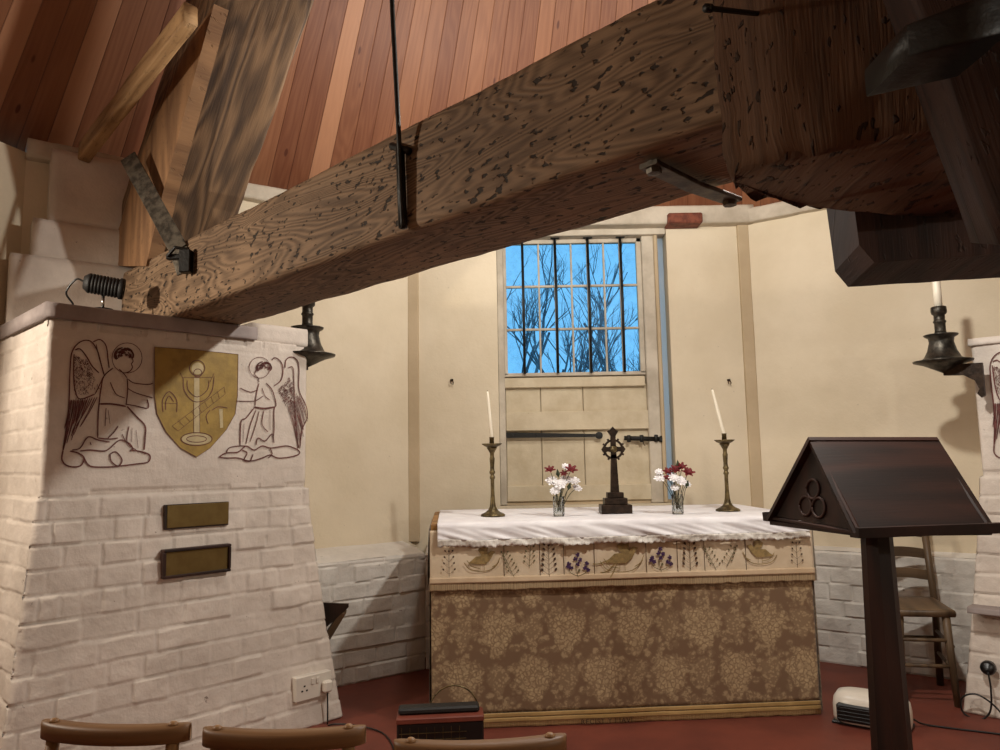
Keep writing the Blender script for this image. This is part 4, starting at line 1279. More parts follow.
# brocade frontal
def cloth(name, m_, u0, u1, zfun, off, fold, parent=None, nx=150, nzz=24, freq=5., side=0., seed=0, th=.003):
    mb = MB(); vs = []; fs = []; uvs = []
    W = nx + 1; cols = []
    for i in range(nx + 1):
        u = u0 + (u1 - u0) * i / nx
        zt, zb0 = zfun(u)
        for j in range(nzz + 1):
            z = zt + (zb0 - zt) * j / nzz; g_ = j / nzz
            o = off + fold * (nz((u * freq, z * .8, seed)) + .4 * nz((u * freq * 3, z * 2, seed + 4))) * (.25 + .75 * g_)
            vs.append(AP(u, o, z)); cols.append((u, z))
    for i in range(nx):
        for j in range(nzz):
            a_ = i * (nzz + 1) + j; f_ = [a_, a_ + 1, a_ + nzz + 2, a_ + nzz + 1]; fs.append(f_); uvs.append([cols[k] for k in f_])
    mb.add(vs, fs, uvs)
    o = mb.build(name, m_, parent, True)
    md = o.modifiers.new('thickness', 'SOLIDIFY'); md.thickness = th; md.offset = 0
    return o


fr = root('altar_frontal', AP(LA / 2, .0, 0), 'brown and tan floral brocade frontal hanging to the floor on the altar front', 'altar frontal')
cloth('brocade_panel', 'brocade', .0, LA, lambda u: (.94, .068), .022, .008, fr, 160, 40, 4)
# side return of the brocade (left and right ends)
for (uu, s_) in ((-.004, -1), (LA + .004, 1)):
    mb = MB(); vs = []; fs = []; uvs = []
    for i in range(31):
        for j in range(21):
            z = .94 - (.94 - .02) * j / 20; y = .027 - .93 * i / 30
            vs.append(AP(uu + s_ * .006 * (1 + nz((y * 5, z, 3))) * j / 20, y, z))
    for i in range(30):
        for j in range(20):
            a_ = i * 21 + j; f_ = [a_, a_ + 1, a_ + 22, a_ + 21]; fs.append(f_); uvs.append([((k // 21) * .031, .94 - (k % 21) * .046) for k in f_])
    mb.add(vs, fs, uvs); mb.build('side_panel', 'brocade', fr, True)
for (z1_, z0_, o_) in ((.070, .052, .030), (.048, .030, .032)):
    cloth('gold_braid', 'goldband', .0, LA, lambda u, a=z1_, b=z0_: (a, b), o_, .006, fr, 120, 4, 4, th=.008)
cloth('bottom_fringe', 'fringe_light', .0, LA, lambda u: (.052, .004 + .004 * nz((u * 20, 0, 0))), .026, .006, fr, 200, 4, 4)
# worn lettering on the lower fringe
cv = bpy.data.curves.new('lettering', 'FONT'); cv.body = 'RECIST Y I.IAVI'; cv.size = .034; cv.extrude = .0008; cv.space_character = 1.15
lt = bpy.data.objects.new('lettering', cv); col.objects.link(lt)
dg = bpy.context.evaluated_depsgraph_get(); me = bpy.data.meshes.new_from_object(lt.evaluated_get(dg)); bpy.data.objects.remove(lt)
me.materials.clear(); me.materials.append(MT['brownthread'])
lt = bpy.data.objects.new('lettering', me); col.objects.link(lt); lt.parent = fr
p_ = atP(581, 723, un, AL.dot(un) + .046); p_.z = .008
lt.matrix_local = Matrix.Translation(p_ - rootloc(fr)) @ Matrix(((ut.x, 0, -ut.y, 0), (ut.y, 0, ut.x, 0), (0, 1, 0, 0), (0, 0, 0, 1))) @ Matrix.Scale(1, 4)
lt['label'] = 'worn dark lettering on the lower fringe'

# embroidered band
bd = root('altar_superfrontal', AP(LA / 2, .04, .66), 'cream embroidered band with birds and plants and a tan fringe below the white cloth', 'altar cloth')
zhem = .715
cloth('cream_band', 'cream_silk', -.004, LA + .004, lambda u: (.958, zhem), .040, .007, bd, 140, 16, 3, seed=2)
cloth('hem', 'hem', -.006, LA + .006, lambda u: (zhem + .012, zhem - .016), .044, .006, bd, 140, 4, 3, seed=2, th=.008)
cloth('fringe', 'fringe', -.006, LA + .006, lambda u: (zhem - .01, .662 + .006 * nz((u * 25, 3, 0)) + .004 * nz((u * 4, 3, 0))), .042, .006, bd, 260, 6, 3, seed=2)
mb = MB(); vs = []
for (uu, s_) in ((-.01, -1), (LA + .01, 1)):
    b0 = len(mb.v)
    pts_ = [AP(uu, .04, .958), AP(uu, -.9, .958), AP(uu + s_ * .008, -.9, .66), AP(uu + s_ * .008, .04, .66)]
    mb = MB(); mb.add(pts_, [[0, 1, 2, 3]]); mb.build('side_band', 'cream_silk', bd)
for u_ in (.365, .545, .665, .82, 1.085, 1.245, 1.385, 1.60):   # panel seams
    mb = MB(); box(mb, (u_ - .0012, -.0485, zhem + .01), (u_ + .0012, -.046, .88), 0, M4=Xa); mb.build('seam', 'brownthread', bd)
# embroidery, each motif its own part
def eu(x, y): p = atP(x, y, un, AL.dot(un) + .05); return ((p - AL).dot(ut), p.z)
O_E = AL + un * .0495; O_E.z = 0
def leafp(cx_, cz, L, wd, an):
    return [(cx_ + L * math.cos(an) * t - wd * s * math.sin(an), cz + L * math.sin(an) * t + wd * s * math.cos(an)) for t, s in ((0, 0), (.25, .8), (.6, 1), (1, 0), (.6, -1), (.25, -.8))]
def motif(m_, strokes, leaves, name='embroidery', lab=None, wd=.003):
    mb = MB()
    for st in strokes: ribbon(mb, st, wd, O_E, ut, ZV, un, .0)
    for lf in leaves: patchpoly(mb, leafp(*lf), O_E, ut, ZV, un, .0007)
    o = mb.build(name, m_, bd)
    if lab: o['label'] = lab
def sprig(x, y, H, m_, n=5, spread=.035, L=.018, lab=None, sway=0):
    a, z = eu(x, y); st = [[(a, z - H / 2), (a + sway * .5, z), (a + sway, z + H / 2)]]; lv = []
    for k in range(n):
        f = (k + .5) / n; zz = z - H / 2 + H * f
        for s in (-1, 1):
            xx = a + sway * f; ex_, ez = xx + s * spread * (1 - .5 * f), zz + .018
            st.append([(xx, zz), (ex_, ez)]); lv.append((ex_, ez, L, L * .32, PI / 2 - s * .6))
    lv.append((a + sway, z + H / 2, L, L * .3, PI / 2))
    motif(m_, st, lv, lab=lab, wd=.0022)
sprig(449, 565, .12, 'brownthread', 4, .026, .014, 'brown sprig of berries')
sprig(797, 556, .12, 'brownthread', 4, .026, .014, 'brown sprig')
sprig(549, 562, .15, 'brownthread', 6, .030, .020, 'dark leafy stem')
sprig(690, 556, .15, 'brownthread', 6, .030, .020, 'dark leafy stem')
sprig(514, 566, .11, 'greenthread', 6, .022, .014, 'olive leafy sprig', -.05)
sprig(529, 556, .12, 'greenthread', 5, .022, .014, 'olive leafy sprig', .01)
sprig(716, 560, .10, 'greenthread', 5, .022, .013, 'olive leafy sprig', -.05)
sprig(726, 558, .09, 'greenthread', 5, .022, .013, 'olive leafy sprig', .05)
for (x, y) in ((578, 566), (661, 560)):
    a, z = eu(x, y)
    st = [[(a, z - .06), (a - .01, z), (a + .005, z + .06)], [(a, z - .05), (a + .04, z - .03), (a + .045, z + .01)], [(a, z - .05), (a - .04, z - .03), (a - .045, z + .01)]]
    motif('greenthread', st, [(a, z - .03, .02, .006, 1)], lab='olive stems')
    lv = []
    rr = random.Random(int(x))
    for (dx_, dz) in ((0, .055), (-.012, .035), (.012, .03), (-.045, .012), (-.035, -.008), (.045, .012), (.035, -.01), (.0, .01), (.05, -.02), (-.05, .0)):
        for k in range(5): lv.append((a + dx_, z + dz, .013, .0048, k * 2 * PI / 5 + rr.random()))
    motif('purplethread', [], lv, lab='purple flowers')
def bird(x, y, s, flip=1, big=False):
    a, z = eu(x, y); P2 = lambda px_, pz: (a + flip * px_ * s, z + pz * s)
    body = [P2(*p) for p in ((-.05, .0), (-.03, .018), (0, .02), (.03, .03), (.045, .045), (.058, .042), (.068, .038), (.058, .03), (.045, .005), (.02, -.02), (-.02, -.02), (-.07, -.015))]
    wing_ = [P2(*p) for p in ((.0, .015), (-.02, .05), (.0, .065), (.03, .06), (.028, .03))]
    mb = MB(); patchpoly(mb, body, O_E, ut, ZV, un, .0005); patchpoly(mb, wing_, O_E, ut, ZV, un, .0009)
    for st in ([(-.09, -.01), (-.06, -.045), (0, -.055), (.05, -.045), (.085, -.01)], [(-.075, .0), (-.05, -.03), (-.01, -.04)], [(.09, .01), (.075, -.02), (.05, -.035)], [(-.01, -.02), (-.01, -.05)], [(.01, -.02), (.012, -.05)]):
        ribbon(mb, [P2(*p) for p in st], .004, O_E, ut, ZV, un, .0)
    if big:
        for st in ([(-.02, -.01), (-.06, -.05), (-.09, -.055)], [(-.02, -.02), (-.04, -.06), (-.05, -.075)], [(-.04, .0), (-.09, -.02), (-.12, -.02)], [(.0, .05), (-.02, .08), (.02, .085)]):
            ribbon(mb, [P2(*p) for p in st], .006, O_E, ut, ZV, un, .0)
    o = mb.build('embroidery', 'goldthread', bd); o['label'] = 'gold embroidered bird'
bird(482, 560, 1.0); bird(760, 553, 1.0, -1); bird(622, 558, 1.25, 1, True)

# white linen cloth over the top
ln = root('altar_cloth', AP(LA / 2, -.4, 1.0), 'white linen cloth with a lace edge covering the altar top', 'altar cloth')
mb = MB(); vs = []; fs = []
prof_ = [(-DA + .0, .9925)] + [(-DA + (DA + .03) * k / 14, .9925) for k in range(1, 14)] + [(.030, .9925), (.044, .991), (.054, .985), (.058, .975)]
nh = 12; nx = 220
u0c, u1c = .035, LA - .02
for i in range(nx + 1):
    f = i / nx; u = u0c + (u1c - u0c) * f
    tip = .02 * max(0, 1 - f / .02) - .01 * max(0, (f - .97) / .03)
    for (o_, z) in prof_: vs.append(AP(u, o_, z + .0022 * nz((u * 5, o_ * 5, 0)) * (1 if o_ < .02 else 0)))
    zb_ = 0.914 + .007 * nz((u * 6, 0, 0)) - .004
    for k in range(1, nh + 1):
        g_ = k / nh; z = .975 + (zb_ - .975) * g_
        o_ = .060 + .007 * g_ + .006 * nz((u * 5, 0, 9)) + .016 * (.25 + .75 * g_) * (nz((u * 6 + z * 22, z * 8, 2)) + .6 * nz((u * 16 + z * 50, z * 12, 5)))
        vs.append(AP(u, o_, z))
m_ = len(prof_) + nh
for i in range(nx):
    for j in range(m_ - 1): a_ = i * m_ + j; fs.append([a_, a_ + 1, a_ + m_ + 1, a_ + m_])
mb.add(vs, fs); o = mb.build('linen_sheet', 'linen', ln, True)
md = o.modifiers.new('thickness', 'SOLIDIFY'); md.thickness = .002; md.offset = 1
# lace edge with scallops
mb = MB(); vs = []; fs = []; nx2 = 900
for i in range(nx2 + 1):
    u = u0c + (u1c - u0c) * i / nx2
    zb_ = 0.914 + .007 * nz((u * 6, 0, 0)) - .002
    sc_ = abs(math.sin(u * 95 + 2 * nz((u * 7, 1, 1)))) * .006 + .006 * nz((u * 14, 5, 0))
    for k in range(5):
        g_ = k / 4; z = zb_ - (.030 + sc_) * g_
        o_ = .071 + .006 * nz((u * 5, 0, 9)) + .016 * nz((u * 6 + z * 22, z * 8, 2)) + .007 * nz((u * 45, z * 60, 0)) + .004 * nz((u * 120, z * 40, 3)) * g_
        vs.append(AP(u, o_, z))
for i in range(nx2):
    for j in range(4): a_ = i * 5 + j; fs.append([a_, a_ + 1, a_ + 6, a_ + 5])
mb.add(vs, fs); o = mb.build('lace_edge', 'lace', ln, True); md = o.modifiers.new('thickness', 'SOLIDIFY'); md.thickness = .0015

# ------------------------------------------------------------------ ALTAR ORNAMENTS
ZA = .9965
def candlestick(p, lab):
    R = root('candlestick', p, lab, 'candlestick', 'brass candlesticks on the altar')
    mb = MB(); lathe(mb, [(0, 0), (.066, 0), (.068, .006), (.062, .012), (.040, .022), (.026, .034), (.018, .05), (.014, .075), (.0105, .12), (.0105, .20), (.014, .205), (.0155, .212), (.011, .22), (.010, .226), (.0155, .234), (.0165, .242), (.012, .25), (.0115, .27), (.0135, .30), (.0145, .315), (.011, .325), (.012, .345), (.020, .36), (.026, .37), (.030, .376), (.016, .38), (0, .38)], p, 30)
    mb.build('stem', 'brass', R, True)
    mb = MB(); lathe(mb, [(0, .378), (.028, .378), (.045, .386), (.056, .395), (.057, .398), (.044, .390), (.02, .385), (0, .385)], p, 30); mb.build('drip_pan', 'brass', R, True)
    mb = MB(); lathe(mb, [(.013, .384), (.013, .43), (.015, .433), (.0125, .434), (.011, .425), (0, .42)], p, 18); mb.build('socket', 'brass', R, True)
    return R
def taper(p, dx_, H, lab):
    R = root('candle', p, lab, 'candle', 'white candles in the altar candlesticks')
    d_ = Vector((dx_, 0, 1)).normalized(); Mx = d_.to_track_quat('Z', 'Y').to_matrix().to_4x4()
    mb = MB(); lathe(mb, [(.0085, 0), (.0098, .01), (.0095, H * .5), (.0072, H * .95), (.005, H), (0, H + .001)], p, 16, M4=Mx); mb.build('wax', 'wax', R, True)
    mb = MB(); tube(mb, [p + d_ * H, p + d_ * (H + .008)], .0012, 6); mb.build('wick', 'wick', R)
for (x, y, dx_, lab, l2) in ((493, 516, -.075, 'brass candlestick on the left of the altar', 'tall white candle in the left altar candlestick'), (728, 511, -.21, 'brass candlestick on the right of the altar', 'leaning white candle in the right altar candlestick')):
    p = atZ(x, y, ZA); candlestick(p, lab); taper(p + Vector((0, 0, .422)), dx_, .268, l2)

# cross
p = atZ(615.5, 513, ZA); R = root('altar_cross', p, 'dark bronze wheel cross on a stepped base in the middle of the altar', 'cross')
sides_ = [(.085, .065, 0, .048), (.063, .048, .048, .084), (.045, .036, .084, .115)]
for (a_, b_, z0_, z1_) in sides_:
    mb = MB(); box(mb, p + Vector((-a_, -b_, z0_)), p + Vector((a_, b_, z1_)), .003); mb.build('base_step', 'bronze', R)
zc = .355
mb = MB()
O = p + Vector((0, -.011, 0)); WX = Vector((0, .022, 0)); UX = Vector((1, 0, 0))
prism(mb, [(-.024, .115), (.024, .115), (.015, zc - .03), (-.015, zc - .03)], O, UX, ZV, WX)
def flare(an, L):
    c_, s_ = math.cos(an), math.sin(an); pts_ = [(.0, -.022), (.03, -.012), (L - .012, -.018), (L, 0), (L - .012, .018), (.03, .012), (0, .022)]
    return [(c_ * a - s_ * b, zc + s_ * a + c_ * b) for a, b in pts_]
for an, L in ((0, .068), (PI, .068)): prism(mb, flare(an, L), O, UX, ZV, WX)
prism(mb, [(-.016, zc - .05), (.016, zc - .05), (.014, zc + .075), (.032, zc + .105), (.018, zc + .108), (.0, zc + .128), (-.018, zc + .108), (-.032, zc + .105), (-.014, zc + .075)], O, UX, ZV, WX)
mb.build('cross_shaft', 'bronze', R)
mb = MB(); n_ = 40; rings_ = []
vs = []; fs = []
for k in range(n_):
    a_ = 2 * PI * k / n_
    for (r_, y_) in ((.045, -.008), (.057, -.008), (.057, .008), (.045, .008)): vs.append(p + Vector((r_ * math.cos(a_), y_, zc + r_ * math.sin(a_))))
for k in range(n_):
    for j in range(4): fs.append([k * 4 + j, ((k + 1) % n_) * 4 + j, ((k + 1) % n_) * 4 + (j + 1) % 4, k * 4 + (j + 1) % 4])
mb.add(vs, fs)
for k in range(4):
    a_ = PI / 4 + k * PI / 2
    for da in (-.3, .3): tube(mb, [p + Vector((.050 * math.cos(a_ + da), 0, zc + .050 * math.sin(a_ + da))), p + Vector((.066 * math.cos(a_ + da), 0, zc + .066 * math.sin(a_ + da)))], .006, 8)
mb.build('ring', 'bronze', R)
mb = MB(); lathe(mb, [(0, 0), (.02, 0), (.018, .006), (0, .01)], p + Vector((0, -.011, zc)), 16, M4=Matrix.Rotation(PI / 2, 4, 'X')); mb.build('boss', 'brass', R, True)

# vases and flowers
def vase(p, lab):
    R = root('glass_vase', p, lab, 'vase', 'cut glass vases on the altar')
    mb = MB(); n = 24; prof = [(.0, .004), (.026, .004), (.028, .0), (.030, .004), (.029, .03), (.030, .06), (.031, .09), (.030, .105), (.0285, .105), (.0275, .09), (.027, .02), (0, .018)]
    vs = []; fs = []
    for i, (r, z) in enumerate(prof):
        for k in range(n):
            rr = r * (1 + (.05 if k % 2 else -.02) * (1 if .02 < z < .09 and i < 7 else 0)); a_ = 2 * PI * k / n + z * 6
            vs.append(p + Vector((rr * math.cos(a_), rr * math.sin(a_), z)))
    for i in range(len(prof) - 1):
        for k in range(n): k2 = (k + 1) % n; fs.append([i * n + k, i * n + k2, (i + 1) * n + k2, (i + 1) * n + k])
    mb.add(vs, fs); mb.build('glass', 'glass', R, False)
def flower(p, hd, kind, lab, grp, rs, size):
    rr = random.Random(rs)
    R = root('cut_flower', p, lab, 'flower', grp)
    d_ = (hd - p); mid = p.lerp(hd, .55) + Vector((0, 0, .02))
    mb = MB(); tube(mb, spline([p, mid, hd], 4), .0018, 5); mb.build('stem', 'leaf', R, True)
    mb = MB(); dirn = d_.normalized() * .4 + Vector((0, -.75, .5)); dirn.normalize()
    sx = dirn.cross(Vector((0, 0, 1))).normalized(); sy = sx.cross(dirn)
    rings_ = ((10, 1.0, .15), (9, .75, .45), (7, .45, .8)) if kind == 'w' else ((6, 1.0, .35), (5, .7, .8))
    for (np_, ln_, lift) in rings_:
        off = rr.random() * 3
        for k in range(np_):
            a_ = off + 2 * PI * k / np_; L = size * 1.3 * ln_ * rr.uniform(.85, 1.1)
            rad = sx * math.cos(a_) + sy * math.sin(a_); tan = -sx * math.sin(a_) + sy * math.cos(a_)
            v_ = [hd, hd + rad * L * .5 + dirn * L * lift * .6 + tan * L * .28, hd + rad * L + dirn * L * lift + tan * L * .15, hd + rad * L * 1.08 + dirn * L * lift * .8, hd + rad * L + dirn * L * lift - tan * L * .15, hd + rad * L * .5 + dirn * L * lift * .6 - tan * L * .28]
            mb.add(v_, [[0, 1, 2, 3, 4, 5]])
    o = mb.build('petals', 'petal_white' if kind == 'w' else 'petal_red', R)
    md = o.modifiers.new('thickness', 'SOLIDIFY'); md.thickness = .0012
def bouquet(x, y, heads, side):
    p = atZ(x, y, ZA); vase(p, 'cut glass vase of flowers left of the altar cross' if side == 'left' else 'cut glass vase of flowers right of the altar cross')
    Yv = p.y
    for i, (hx, hy, k, dy, sz) in enumerate(heads):
        h = atY(hx, hy, Yv + dy)
        if k == 'l':
            R = root('leaf_sprig', p, 'dark green leaf sprig in the vase %s of the cross' % side, 'leaf', 'leaves in the %s altar vase' % side)
            mb = MB(); b0 = p + Vector((.003 * (i - 3), .003, .03)); tube(mb, spline([b0, b0.lerp(h, .6) + Vector((0, 0, .015)), h], 4), .0016, 5); mb.build('stem', 'leaf', R, True)
            mb = MB(); t_2 = (h - b0).normalized(); s_2 = t_2.cross(Vector((0, -1, .2))).normalized()
            mb.add([h - t_2 * .02, h + s_2 * .012, h + t_2 * .03, h - s_2 * .012, h + Vector((0, -.004, 0))], [[0, 1, 4], [1, 2, 4], [2, 3, 4], [3, 0, 4]]); mb.build('leaf_blade', 'leaf', R)
            continue
        b0 = p + Vector((.010 * math.sin(i * 2.1), .008 * math.cos(i * 2.1), .025))
        cname = 'white' if k == 'w' else 'dark red'
        flower(b0, h, k, '%s flower in the cut glass vase %s of the cross' % (cname, side), '%s flowers in the %s altar vase' % (cname, side), i + int(x), sz)
bouquet(559, 516, [(552, 481, 'w', 0, .026), (560, 484, 'w', -.03, .028), (566, 480, 'w', 0, .026), (574, 481, 'w', .0, .024), (577, 488, 'w', .02, .02), (566, 467, 'w', .01, .02), (555, 491, 'w', -.04, .022), (550, 470, 'r', 0, .022), (571, 470, 'r', -.02, .026), (564, 474, 'r', -.01, .018), (569, 487, 'l', -.03, 0), (558, 474, 'l', .01, 0)], 'left')
bouquet(678, 514, [(660, 478, 'w', 0, .024), (659, 472, 'w', .01, .018), (674, 478, 'w', -.03, .024), (681, 481, 'w', -.03, .024), (686, 484, 'w', -.01, .02), (675, 488, 'w', -.03, .018), (668, 472, 'r', 0, .022), (676, 470, 'r', 0, .024), (682, 467, 'r', 0, .022), (688, 473, 'r', -.01, .026), (668, 478, 'r', -.02, .018), (687, 485, 'l', -.03, 0), (678, 465, 'l', .01, 0)], 'right')

# ------------------------------------------------------------------ LECTERN
ap0, ap1 = atY(808, 437, 2.70), atY(937, 437, 2.68)
ff0, ff1 = atY(854, 534, 2.46), atY(996, 529, 2.43)
fb0 = atY(766, 518, 2.93); fb1 = fb0 + (ff1 - ff0) * 1.0
R = root('lectern', Vector((1.30, 2.68, 0)), 'dark wooden double sided lectern with trefoil gable and octagonal post', 'lectern')
def board(mb, a, b, c, d, th):
    n_ = (b - a).cross(d - a).normalized() * th
    vs = [a, b, c, d, a + n_, b + n_, c + n_, d + n_]
    L1 = (b - a).length; L2 = (d - a).length
    fs = [[3, 2, 1, 0], [4, 5, 6, 7], [0, 1, 5, 4], [1, 2, 6, 5], [2, 3, 7, 6], [3, 0, 4, 7]]
    uvl = {0: (0, 0), 1: (0, L1), 2: (L2, L1), 3: (L2, 0), 4: (0, 0), 5: (0, L1), 6: (L2, L1), 7: (L2, 0)}
    mb.add(vs, fs, [[uvl[i] for i in f] for f in fs])
mb = MB(); board(mb, ff0, ff1, ap1, ap0, -.018); mb.build('sloping_desk', 'lectern', R)
mb = MB(); board(mb, fb1, fb0, ap0, ap1, -.018); mb.build('sloping_desk', 'lectern', R)
# book ledges
for (a_, b_) in ((ff0, ff1), (fb0, fb1)):
    o_ = (a_ - (fb0 if a_ is ff0 else ff0)); o_.z = 0; o_.normalize()
    mb = MB(); t_3 = (b_ - a_)
    prism(mb, [(-.01, -.012), (.03, -.012), (.034, .02), (.022, .022), (.016, .004), (-.01, .004)], a_ - o_ * .01, o_, ZV, t_3); mb.build('book_ledge', 'lectern', R)
# gables
for k, (A_, B_, C_) in enumerate(((ff0, fb0, ap0), (ff1, fb1, ap1))):
    ins = (ff1 - ff0).normalized() * (.022 if k == 0 else -.022)
    A2, B2, C2 = A_ + ins, B_ + ins, C_ + ins - Vector((0, 0, .02))
    e_ = (B2 - A2).normalized(); n_ = (ff1 - ff0).normalized() * (1 if k == 0 else -1)
    # triangle board with raised rim and sunk trefoil built from overlapping rings
    mb = MB(); tri = [A2 + (C2 - A2) * .03, B2 + (C2 - B2) * .03, C2]
    vs = tri + [q_ + n_ * .012 for q_ in tri]; mb.add(vs, [[0, 1, 2], [5, 4, 3], [0, 3, 4, 1], [1, 4, 5, 2], [2, 5, 3, 0]], [[(v_.dot(e_), v_.z) for v_ in vs[:3]]] + [[(0, 0)] * 3] + [[(0, 0)] * 4] * 3)
    g_ = mb.build('gable_panel', 'lectern', R)
    cc_ = (A2 + B2 + C2) / 3 - Vector((0, 0, .0))
    ez_ = (C2 - (A2 + B2) / 2); ez_ = (ez_ - e_ * ez_.dot(e_)).normalized(); nn_ = e_.cross(ez_); nn_ = nn_ if nn_.dot(n_) > 0 else -nn_
    mb = MB()
    for (da, dz) in ((0, .028), (-.036, -.034), (.036, -.034)):
        c_ = cc_ + e_ * da + ez_ * dz; n2_ = 24
        ring_ = []
        for q_ in range(n2_ + 1):
            a_ = 2 * PI * q_ / n2_; ring_.append(c_ + e_ * (.034 * math.cos(a_)) + ez_ * (.034 * math.sin(a_)) - nn_ * .003)
        tube(mb, ring_, .0055, 6)
    mb.build('trefoil', 'lectern', g_, True)
    mb = MB()
    for (a_, b_) in ((A2, B2), (B2, C2), (C2, A2)):
        t3 = (b_ - a_).normalized(); tube(mb, [a_ - n_ * .004, b_ - n_ * .004], .008, 6)
    mb.build('moulding', 'lectern', g_)
# octagonal post, base
pc = Vector((1.303, 2.665, 0)); mb = MB(); n = 8
prof = [(.115, 0), (.115, .05), (.095, .07), (.070, .12), (.064, .3), (.051, 1.03), (.058, 1.05), (.062, 1.06)]
vs = []; fs = []; uvs = []
for r_, z in prof:
    for k in range(n): a_ = PI / 8 + 2 * PI * k / n; vs.append(pc + Vector((r_ * math.cos(a_), r_ * math.sin(a_), z)))
for i in range(len(prof) - 1):
    for k in range(n): k2 = (k + 1) % n; fs.append([i * n + k, i * n + k2, (i + 1) * n + k2, (i + 1) * n + k]); uvs.append([(k * .06, prof[i][1]), (k * .06 + .06, prof[i][1]), (k * .06 + .06, prof[i + 1][1]), (k * .06, prof[i + 1][1])])
fs.append(list(range(n))[::-1]); fs.append([(len(prof) - 1) * n + k for k in range(n)]); uvs += [[(0, 0)] * 8] * 2
mb.add(vs, fs, uvs); mb.build('post', 'lectern', R)
mb = MB(); zl_ = min(ff0.z, fb0.z) - .012
X_ = [ff0 + (ff1 - ff0) * .03, ff1 - (ff1 - ff0) * .03, fb1 - (fb1 - fb0) * .03, fb0 + (fb1 - fb0) * .03]
vs = [Vector((v_.x, v_.y, zl_ + .004)) for v_ in X_] + [Vector((v_.x, v_.y, zl_ + .018)) for v_ in X_]
mb.add(vs, [[3, 2, 1, 0], [4, 5, 6, 7]] + [[i, (i + 1) % 4, 4 + (i + 1) % 4, 4 + i] for i in range(4)]); mb.build('underside', 'lectern', R)
for a_ in (0, PI / 2):
    mb = MB(); box(mb, (-.24, -.035, 0), (.24, .035, .06), .01, M4=Matrix.Translation(pc) @ Matrix.Rotation(a_ + .3, 4, 'Z')); mb.build('foot', 'lectern', R)

# ------------------------------------------------------------------ LADDER BACK CHAIR behind the lectern
cb = Vector((2.245, 4.46, 0))
R = root('ladder_back_chair', Vector((2.22, 4.26, 0)), 'brown ladder back chair against the wall behind the lectern', 'chair')
bl_, br_ = Vector((2.185, 4.45, 0)), Vector((2.45, 4.40, 0)); fl_, fr2 = Vector((2.07, 4.08, 0)), Vector((2.325, 4.03, 0))
for (b_, t_4) in ((bl_, Vector((-.01, .05, .96))), (br_, Vector((.0, .05, .96)))):
    mb = MB(); tube(mb, [b_, b_ + Vector((0, -.01, .45)), b_ + t_4], .019, 12); mb.build('back_post', 'ladderwood', R, True)
for b_, sp_ in ((fl_, (.02, .01)), (fr2, (-.02, .01))):
    mb = MB(); tube(mb, [b_, b_ + Vector((sp_[0], sp_[1], .47))], [.016, .021], 12); mb.build('leg', 'ladderwood', R, True)
for z in (.60, .72, .84):
    mb = MB(); n = 10; vs = []; fs = []
    for i in range(n + 1):
        f = i / n; p = bl_.lerp(br_, f) + Vector((0, .03 + .03 * math.sin(PI * f) , z + .012 * math.sin(PI * f)))
        for (dy, dz) in ((-.006, -.028), (.006, -.028), (.006, .028), (-.006, .028)): vs.append(p + Vector((0, dy, dz)))
    for i in range(n):
        for j in range(4): fs.append([i * 4 + j, (i + 1) * 4 + j, (i + 1) * 4 + (j + 1) % 4, i * 4 + (j + 1) % 4])
    fs += [[0, 1, 2, 3], [n * 4 + 3, n * 4 + 2, n * 4 + 1, n * 4]]
    mb.add(vs, fs, [[(vs[k].z, vs[k].x) for k in f_] for f_ in fs]); mb.build('slat', 'ladderwood', R)
mb = MB(); timber(mb, [fl_ + Vector((-.02, -.02, .45)), fr2 + Vector((.02, -.02, .45)), fr2 + Vector((.02, -.02, .485)), fl_ + Vector((-.02, -.02, .485))], [bl_ + Vector((.0, .0, .45)), br_ + Vector((0, 0, .45)), br_ + Vector((0, 0, .485)), bl_ + Vector((0, 0, .485))], r=.014, amp=.001, seg=8)
mb.build('seat', 'ladderwood', R, True)
for (a_, b_, z) in ((fl_, fr2, .20), (fl_, fr2, .33), (bl_, br_, .26), (fl_, bl_, .18), (fr2, br_, .18), (fl_, bl_, .30), (fr2, br_, .30)):
    mb = MB(); tube(mb, [a_ + Vector((0, 0, z)), b_ + Vector((0, 0, z))], .010, 8); mb.build('stretcher', 'ladderwood', R, True)

# ------------------------------------------------------------------ HEATERS
hp = Vector((1.775, 3.80, 0)); R = root('fan_heater', hp, 'small white fan heater with a black grille on the floor by the lectern', 'fan heater')
an = math.atan2(3.69 - 3.93, 1.905 - 1.66) + .15
Mh = Matrix.Translation(hp) @ Matrix.Rotation(an, 4, 'Z')
mb = MB(); n = 40; layers = [(.0, .98, .93), (.02, 1.0, 1.0), (.07, 1.0, 1.0), (.105, .97, .93), (.128, .88, .75), (.138, .7, .5), (.140, .3, .2)]
vs = []; fs = []
for (z, a_, b_) in layers:
    for k in range(n):
        t = 2 * PI * k / n; c_, s_ = math.cos(t), math.sin(t)
        x = .172 * a_ * math.copysign(abs(c_) ** .6, c_); y = .10 * b_ * math.copysign(abs(s_) ** .6, s_)
        vs.append(Mh @ Vector((x, y, z + .012)))
for i in range(len(layers) - 1):
    for k in range(n): k2 = (k + 1) % n; fs.append([i * n + k, i * n + k2, (i + 1) * n + k2, (i + 1) * n + k])
fs.append(list(range(n))[::-1]); fs.append([(len(layers) - 1) * n + k for k in range(n)])
mb.add(vs, fs); mb.build('case', 'white_plastic', R, True)
mb = MB(); box(mb, (-.140, -.108, .022), (.168, -.04, .104), .008, M4=Mh); mb.build('grille', 'grille', R)
for k in range(4):
    z = .034 + k * .017; mb = MB(); box(mb, (-.135, -.113, z), (.162, -.107, z + .005), .001, M4=Mh); mb.build('grille_bar', 'black', R)
mb = MB(); box(mb, (-.17, -.085, 0), (.17, .085, .014), .004, M4=Mh); mb.build('foot', 'black', R)
